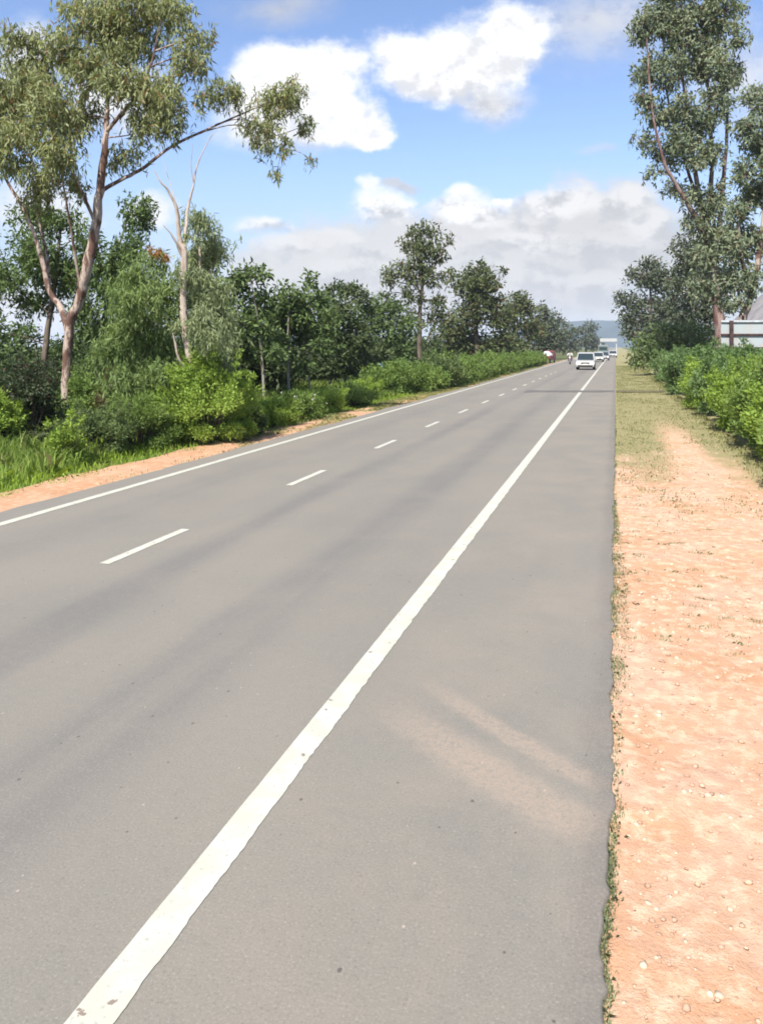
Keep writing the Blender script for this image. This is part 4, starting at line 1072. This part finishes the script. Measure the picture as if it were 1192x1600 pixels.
# truck
t0 = rd(942, 200)
root = empty('truck', t0, 'dull teal truck following the cars below the white gantry', 'truck', TR)
bm = loft([(-3.2, .5), (-3.25, 1.3), (-3.1, 2.45), (-1.6, 2.5), (-1.6, .5)], [1.05, 1.08, 1.0, 1.0, 1.05], .05); bm_obj('cab', bm, M['green_paint'], root)
bm = bmesh.new(); bbox(bm, -.92, .92, -3.27, -3.1, 1.45, 2.2, .03); bm_obj('windscreen', bm, M['glass'], root)
bm = bmesh.new(); bbox(bm, -1.15, 1.15, -1.5, 3.4, .8, 2.75, .04); bm_obj('cargo_body', bm, M['grey_paint'], root)
bm = bmesh.new(); bbox(bm, -1.08, 1.08, -3.38, -3.2, .45, .75, .03); bm_obj('bumper', bm, M['plate'], root)
for sx in (-1, 1):
    bm = bmesh.new(); bbox(bm, sx * .8 - .14, sx * .8 + .14, -3.3, -3.2, .85, 1.08, .02); bm_obj('headlight', bm, M['lamp'], root)
    for yw in (-2.5, 2.2): wheel(root, sx * .95, yw, .48, .28)

# red mini truck on the left verge with a white load
t0 = rd(855, 118); t0 = (t0[0], t0[1], -.06)
root = empty('mini_truck', t0, 'dark red mini truck parked on the left verge beyond the hedge', 'truck', rz=R(-8))
bm = loft([(.9, .45), (.9, 1.75), (1.9, 1.8), (2.3, 1.1), (2.35, .45)], [.76, .72, .72, .76, .78], .05); bm_obj('cab', bm, M['red_paint'], root)
bm = bmesh.new(); bbox(bm, -.6, .6, .885, .93, 1.15, 1.6, .01); bm_obj('rear_window', bm, M['glass'], root)
bm = bmesh.new()
bbox(bm, -.8, .8, -2.0, .8, .55, .65); bbox(bm, -.8, -.75, -2.0, .8, .652, 1.05); bbox(bm, .75, .8, -2.0, .8, .652, 1.05); bbox(bm, -.748, .748, -2.0, -1.95, .652, 1.05)
bm_obj('cargo_bed', bm, M['red_paint'], root)
for sx in (-1, 1):
    bm = bmesh.new(); bbox(bm, sx * .62 - .1, sx * .62 + .1, -2.04, -1.98, .42, .54, .01); bm_obj('tail_light', bm, M['red_paint'], root)
    for yw in (-1.3, 1.6): wheel(root, sx * .68, yw, .28, .16)
bm = bmesh.new(); bmesh.ops.create_icosphere(bm, subdivisions=3, radius=1.0)
for v in bm.verts:
    q = v.co.copy(); nz = 0.08 * math.sin(q.x * 7 + q.y * 3) + 0.05 * math.sin(q.y * 9 + q.z * 5)
    v.co = Vector((q.x * .72 * (1 + nz), q.y * 1.15 * (1 + nz), max(-.45, q.z * .62 * (1 + nz))))
o = bm_obj('bundle', bm, M['tarp'], None, True); o.location = (t0[0], t0[1] - .6, t0[2] + 1.12)
props(o, 'rounded white sheeted load sitting on the dark red mini truck', 'bundle')

# white gantry over the far road
g0 = rd(950, 300)
root = empty('gantry', g0, 'white overhead gantry board spanning the far road below the blue hill', 'gantry')
s = 300 / F
wl, wr = -12.5 * s, 13 * s
bm = bmesh.new(); bbox(bm, wl, wr, -.2, .2, H + 7 * s, H + 12.2 * s, .03); bm_obj('board', bm, M['white_paint'], root)
for xp in (wl + .2, wr - .2):
    bm = bmesh.new(); bcyl(bm, (xp, .5, -.1), (xp, .5, H + 11 * s), .22, .18, 16); bm_obj('post', bm, M['frame_grey'], root)
    bm = bmesh.new(); bbox(bm, xp - .15, xp + .15, .2, .5, H + 8 * s, H + 8.8 * s); bm_obj('bracket', bm, M['frame_grey'], root)

# ------------------------------------------------------------------ motorcycle and rider
m0 = rd(890, 107)
root = empty('motorcycle', m0, 'dark motorcycle ridden toward the camera along the centre line', 'motorcycle')
def ring(r, rr, y):
    bm = bmesh.new(); vs = []
    for k in range(24):
        a = k / 24 * 6.2832; c = Vector((0, y + math.cos(a) * r, r + rr + math.sin(a) * r)); o_ = Vector((0, math.cos(a), math.sin(a)))
        vs.append([bm.verts.new(c + o_ * rr * math.cos(q / 8 * 6.2832) + Vector((rr * math.sin(q / 8 * 6.2832), 0, 0))) for q in range(8)])
    for k in range(24):
        for q in range(8):
            bm.faces.new((vs[k][q], vs[(k + 1) % 24][q], vs[(k + 1) % 24][(q + 1) % 8], vs[k][(q + 1) % 8]))
    return bm
for yw in (-.65, .62):
    wo = bm_obj('wheel', ring(.25, .05, yw), M['rubber'], root, True)
    bm = bmesh.new()
    for k in range(8):
        a = k / 8 * 6.2832; bcyl(bm, (0, yw, .3), (0, yw + math.cos(a) * .24, .3 + math.sin(a) * .24), .008, seg=5)
    bcyl(bm, (-.06, yw, .3), (.06, yw, .3), .04, seg=10)
    bm_obj('rim', bm, M['steel'], wo)
bm = loft([(-.3, .72), (-.22, .98), (.05, .95), (.2, .78), (.15, .4), (-.2, .38)], [.1, .14, .14, .1, .12, .12], .04); bm_obj('fuel_tank', bm, M['red_paint'], root)
bm = loft([(.08, .74), (.1, .84), (.75, .9), (.72, .8)], [.1, .13, .12, .08], .02); bm_obj('seat', bm, M['black'], root)
bm = bmesh.new(); bcyl(bm, (.07, -.65, .3), (.07, -.42, 1.0), .025); bcyl(bm, (-.07, -.65, .3), (-.07, -.42, 1.0), .025); bm_obj('fork', bm, M['steel'], root)
bm = bmesh.new(); bcyl(bm, (-.36, -.32, 1.07), (.36, -.32, 1.07), .018); bm_obj('handlebar', bm, M['black'], root)
bm = bmesh.new(); bcyl(bm, (0, -.56, .92), (0, -.44, .92), .1, .07, 16); bm_obj('headlight', bm, M['lamp'], root)
bm = bmesh.new(); bcyl(bm, (.14, .1, .3), (.16, .9, .38), .04, .05); bm_obj('exhaust', bm, M['steel'], root)

def skin_mesh(name, verts, edges, radii, mat, parent, sub=1, rootv=0):
    me = bpy.data.meshes.new(name + '_skel'); me.from_pydata(verts, edges, [])
    o = bpy.data.objects.new(name + '_skel', me); COL.objects.link(o)
    md = o.modifiers.new('s', 'SKIN'); md.use_smooth_shade = True
    sv = me.skin_vertices[0].data
    for k, r in enumerate(radii): sv[k].radius = (r, r) if not isinstance(r, tuple) else r
    sv[rootv].use_root = True
    ms = o.modifiers.new('u', 'SUBSURF'); ms.levels = sub; ms.render_levels = sub
    dg = bpy.context.evaluated_depsgraph_get(); dg.update()
    nm = bpy.data.meshes.new_from_object(o.evaluated_get(dg))
    bpy.data.objects.remove(o); bpy.data.meshes.remove(me)
    nm.name = name; nm.materials.clear(); nm.materials.append(mat)
    ob = bpy.data.objects.new(name, nm); COL.objects.link(ob); ob.parent = parent
    return ob

p0 = empty('person', m0, 'rider in a white shirt and dark trousers sitting on the motorcycle', 'person')
vs, es, rr = [], [], []
def jv(c, r, par=None):
    vs.append(c); rr.append(r)
    if par is not None: es.append((par, len(vs) - 1))
    return len(vs) - 1
pel = jv((0, .28, .95), (.15, .12)); bel = jv((0, .24, 1.12), (.14, .11), pel); ch = jv((0, .18, 1.34), (.17, .12), bel); nk = jv((0, .14, 1.50), .055, ch); hd0 = jv((0, .11, 1.60), .085, nk); hd1 = jv((0, .1, 1.70), .09, hd0)
nose = jv((0, .0, 1.635), .016, hd0)
for sx in (-1, 1):
    sh = jv((sx * .2, .16, 1.42), .065, ch); el = jv((sx * .34, .02, 1.2), .045, sh); wr_ = jv((sx * .3, -.25, 1.08), .03, el); pm = jv((sx * .3, -.32, 1.085), .034, wr_)
    for q in range(4):
        f1 = jv((sx * (.27 + .02 * q), -.37, 1.09), .009, pm); jv((sx * (.27 + .02 * q), -.365, 1.05 + .004 * q), .008, f1)
    jv((sx * .26, -.31, 1.05), .01, pm)
    hp = jv((sx * .12, .26, .92), .1, pel); kn = jv((sx * .25, -.12, .8), .07, hp); an = jv((sx * .2, .08, .40), .045, kn); jv((sx * .2, -.1, .36), .04, an)
skin_mesh('body', vs, es, rr, M['skin'], p0)
vs, es, rr = [], [], []
b0_ = jv((0, .27, .96), (.175, .14)); b1_ = jv((0, .24, 1.12), (.165, .13), b0_); b2_ = jv((0, .18, 1.34), (.19, .14), b1_); b3_ = jv((0, .15, 1.46), .08, b2_)
for sx in (-1, 1):
    sh = jv((sx * .2, .16, 1.42), .085, b2_); el = jv((sx * .34, .02, 1.2), .062, sh); jv((sx * .32, -.1, 1.14), .052, el)
skin_mesh('shirt', vs, es, rr, M['cloth_white'], p0)
vs, es, rr = [], [], []
b0_ = jv((0, .28, .97), (.17, .14))
for sx in (-1, 1):
    hp = jv((sx * .12, .26, .92), .12, b0_); kn = jv((sx * .25, -.12, .8), .088, hp); jv((sx * .2, .06, .46), .065, kn)
skin_mesh('trousers', vs, es, rr, M['cloth_dark'], p0)
bm = bmesh.new(); bmesh.ops.create_uvsphere(bm, u_segments=16, v_segments=10, radius=.135, matrix=Matrix.Translation((0, .115, 1.70)))
bmesh.ops.delete(bm, geom=[v for v in bm.verts if v.co.z < 1.65 and v.co.y < .1], context='VERTS')
bm_obj('helmet', bm, M['black'], p0, True)

# ------------------------------------------------------------------ far hill
n1, n2 = 60, 12
Vh = []
for a in range(n2):
    for b in range(n1):
        u = b / (n1 - 1); v = a / (n2 - 1)
        x = -420 + 1050 * u; yy = 1750 + 520 * v
        prof = max(0, 1 - ((u - .43) / .45) ** 2) * max(0, math.sin(v * math.pi))
        zt = prof * 72 * (0.75 + 0.4 * float(fbm(np.array([u * 7.0]), np.array([v * 4.0]), 4, 7)[0]))
        Vh.append((x, yy, -3 + zt))
i = np.arange(n2 - 1)[:, None]; j = np.arange(n1 - 1)[None, :]
Fh = np.stack([i * n1 + j, i * n1 + j + 1, (i + 1) * n1 + j + 1, (i + 1) * n1 + j], -1).reshape(-1, 4)
props(mesh_np('hill', np.array(Vh), Fh, M['hill'], None, True), kind='structure')

# ------------------------------------------------------------------ haze
HAZE = True
if HAZE:
    m, nt, out = new_mat('haze_air'); t = NT(nt)
    pv = t.n('ShaderNodeVolumePrincipled')
    pv.inputs['Color'].default_value = (0.80, 0.88, 1.0, 1); pv.inputs['Density'].default_value = 0.0002
    t.link(pv.outputs[0], out.inputs['Volume'])
    bm = bmesh.new(); bbox(bm, -6100, 6100, -400, 7100, -5, 110)
    o = bm_obj('haze', bm, m); props(o, kind='stuff')

# ------------------------------------------------------------------ sun and sky
EL = R(52); AZ = R(-171)      # azimuth of the sun measured from +Y toward +X : behind-left
sd = Vector((math.sin(AZ) * math.cos(EL), math.cos(AZ) * math.cos(EL), math.sin(EL)))
sl = bpy.data.lights.new('sun', 'SUN'); sl.energy = 4.2; sl.angle = R(0.5); sl.color = (1.0, 0.955, 0.88)
so = bpy.data.objects.new('sun', sl); COL.objects.link(so)
so.rotation_euler = sd.to_track_quat('Z', 'Y').to_euler(); so.location = (-20, -20, 40)

w = bpy.data.worlds.new('World'); S.world = w; w.use_nodes = True
w.cycles.sampling_method = 'MANUAL'; w.cycles.sample_map_resolution = 256
nt = w.node_tree; nt.nodes.clear(); t = NT(nt)
out = nt.nodes.new('ShaderNodeOutputWorld'); bg = nt.nodes.new('ShaderNodeBackground')
nt.links.new(bg.outputs[0], out.inputs[0]); bg.inputs[1].default_value = 0.10
sky = t.n('ShaderNodeTexSky'); sky.sky_type = 'NISHITA'; sky.sun_disc = False
sky.sun_elevation = EL; sky.sun_rotation = AZ; sky.air_density = 1.0; sky.dust_density = 0.6; sky.ozone_density = 2.0
g = t.n('ShaderNodeTexCoord').outputs['Generated']
d = t.vmath('NORMALIZE', g)
fw = t.vmath('DOT_PRODUCT', d, (-SA, CA, 0)); rt = t.vmath('DOT_PRODUCT', d, (CA, SA, 0)); dz = t.sep(d)[2]
fws = t.math('MAXIMUM', fw, 0.12)
u = t.math('DIVIDE', rt, fws); v = t.math('DIVIDE', dz, fws)
cmb = t.n('ShaderNodeCombineXYZ'); t.link(u, cmb.inputs[0]); t.link(v, cmb.inputs[1]); uv = cmb.outputs[0]
wc = t.noisec(t.scalev(uv, (1, 1.3, 1)), 9.0, 6, 0.6)
warp = t.vmath('MULTIPLY', t.vmath('SUBTRACT', wc, (0.5, 0.5, 0.5)), (0.085, 0.06, 0))
q = t.vmath('ADD', uv, warp)
nz = t.noise(t.scalev(uv, (1, 1.25, 1)), 15.0, 7, 0.62)
nzs = t.noise(t.vmath('ADD', t.scalev(uv, (1, 1.25, 1)), (0.012, -0.018, 0)), 15.0, 7, 0.62)
relief = t.math('SUBTRACT', nz, nzs)
# blue sky that pales toward the horizon through the haze layer
SKYMUL = (0.86, 0.87, 0.97)
col = t.vmath('MULTIPLY', sky.outputs[0], SKYMUL)
WH = 4.9
NZ9 = t.math('ADD', t.math('MULTIPLY', t.math('SUBTRACT', nz, 0.5), 1.0), 1.0)
REL5 = t.math('ADD', t.math('MULTIPLY', relief, 8.0), 0.95)
FRONT = t.math('GREATER_THAN', fw, 0.1)
def cl(px, py, rx, ry, top=1.0, bot=0.72, op=1.0, soft=0.35, blue=0.0):
    global col
    cu, cv = (px - CX) / F, (HY - py) / F; a, b = rx * .95 / F, ry * .95 / F
    l = t.vmath('MULTIPLY_ADD', q, (1 / a, 1 / b, 0), (-cu / a, -cv / b, 0))
    e = t.math('SUBTRACT', NZ9, t.vmath('LENGTH', l))
    wgt = t.smooth(e, -0.05, soft * 1.7)
    wgt = t.math('MULTIPLY', wgt, FRONT if op >= 1 else t.math('MULTIPLY', FRONT, op))
    sh = t.math('MULTIPLY', t.math('ADD', t.vmath('DOT_PRODUCT', l, (-0.25, 1.0, 0)), REL5), 0.9, clamp=True)
    c0 = (WH * bot * (.97 - blue), WH * bot * .985, WH * bot * (1.03 + blue)); c1 = (WH * top, WH * top, WH * top * 1.01)
    col = t.mix(wgt, col, t.mix(sh, c0, c1))
# horizon haze layer and distant stratus
hz = t.smooth(dz, 0.26, 0.0)
col = t.mix(t.math('MULTIPLY', hz, 0.8), col, (WH * .46, WH * .50, WH * .56))
# generic cumulus for the rest of the dome
gn = t.noise(t.scalev(d, (1, 1, 2.2)), 3.2, 7, 0.6)
behind = t.smooth(fw, 0.45, 0.2)
col = t.mix(t.math('MULTIPLY', behind, t.smooth(gn, 0.52, 0.62)), col, (WH * .8, WH * .81, WH * .84))
for args in [
    (950, 30, 230, 110, .74, .60, .9, .8), (440, 10, 130, 45, .62, .56, .8, .8), (1150, 120, 120, 130, .80, .66, .8, .7),
    (740, 415, 400, 112, .70, .60, .95, .2), (900, 370, 240, 100, .70, .60, .9, .2), (480, 430, 150, 70, .70, .6, .9, .25), (950, 350, 200, 95, .66, .55, .9, .6), (930, 450, 160, 80, .58, .52, .7, .8),
    (600, 322, 74, 34, .98, .58, .95, .4), (735, 325, 90, 40, .98, .59, .95, .4), (450, 385, 70, 26, .82, .60, .85, .3), (560, 420, 100, 22, .76, .59, .85, .3), (690, 380, 90, 26, .72, .57, .85, .3), (820, 375, 90, 26, .82, .59, .85, .3), (940, 385, 80, 26, .72, .57, .85, .3), (760, 430, 150, 20, .72, .58, .85, .3), (900, 440, 130, 18, .72, .57, .85, .3), (1010, 350, 60, 30, .80, .60, .85, .3), (520, 370, 60, 20, .82, .6, .8, .3), (870, 312, 90, 32, .88, .6, .9, .35), (800, 345, 80, 18, .8, .59, .7, .4), (970, 320, 80, 30, .84, .59, .85, .35),
    (410, 352, 60, 22, .92, .58, .9, .45), (500, 375, 70, 22, .74, .57, .7, .5), (620, 395, 110, 22, .72, .56, .7, .5), (790, 312, 30, 12, 1.0, .85, 1.0, .3), (625, 290, 40, 13, .62, .56, .8, .4),
    (575, 292, 26, 16, 1.0, .9, .8, .4), (725, 298, 40, 18, 1.0, .8, .8, .4),
    (450, 205, 150, 42, .88, .68, .9, .5), (440, 105, 92, 62, 1.03, .86, 1, .3), (490, 130, 100, 84, 1.03, .88, 1, .3), (540, 180, 84, 52, 1.03, .86, 1, .3), (580, 205, 50, 28, 1.02, .84, 1, .3), (420, 170, 90, 60, 1.0, .84, 1, .35),
    (770, 155, 90, 50, .80, .60, .95, .5), (635, 90, 84, 50, 1.03, .82, 1, .3), (660, 120, 80, 50, 1.02, .8, 1, .3), (735, 85, 120, 84, 1.04, .80, 1, .3), (800, 60, 84, 72, 1.03, .78, 1, .3), (700, 130, 95, 48, 1.0, .72, 1, .35),
    (180, 160, 120, 90, .95, .75, .9, .5), (40, 90, 60, 70, .95, .8, .9, .5), (70, 330, 130, 70, .9, .7, .9, .5), (240, 330, 60, 45, .92, .7, .9, .4), (30, 500, 140, 80, .85, .7, .9, .5),
    (935, 235, 45, 14, .68, .6, .5, .6)]:
    cl(*args)
t.link(col, bg.inputs[0])

# ------------------------------------------------------------------ camera
cam = bpy.data.cameras.new('camera'); co = bpy.data.objects.new('camera', cam); COL.objects.link(co)
co.location = (0, 0, H); co.rotation_euler = (R(90), 0, YAW)
cam.sensor_fit = 'VERTICAL'; cam.sensor_height = 24.0; cam.sensor_width = 24.0
cam.lens = F / 1600 * 24.0
cam.shift_y = (HY - 800) / 1600.0
cam.clip_start = 0.05; cam.clip_end = 20000
S.camera = co
print('LEAVES', LEAVES)

S.view_settings.view_transform = 'Standard'; S.view_settings.look = 'None'; S.view_settings.exposure = 1.18; S.view_settings.gamma = 1.0
S.render.engine = 'CYCLES'
S.cycles.max_bounces = 6; S.cycles.diffuse_bounces = 3; S.cycles.transmission_bounces = 3; S.cycles.volume_bounces = 0; S.cycles.transparent_max_bounces = 4
S.cycles.use_denoising = True
S.cycles.filter_width = 1.8
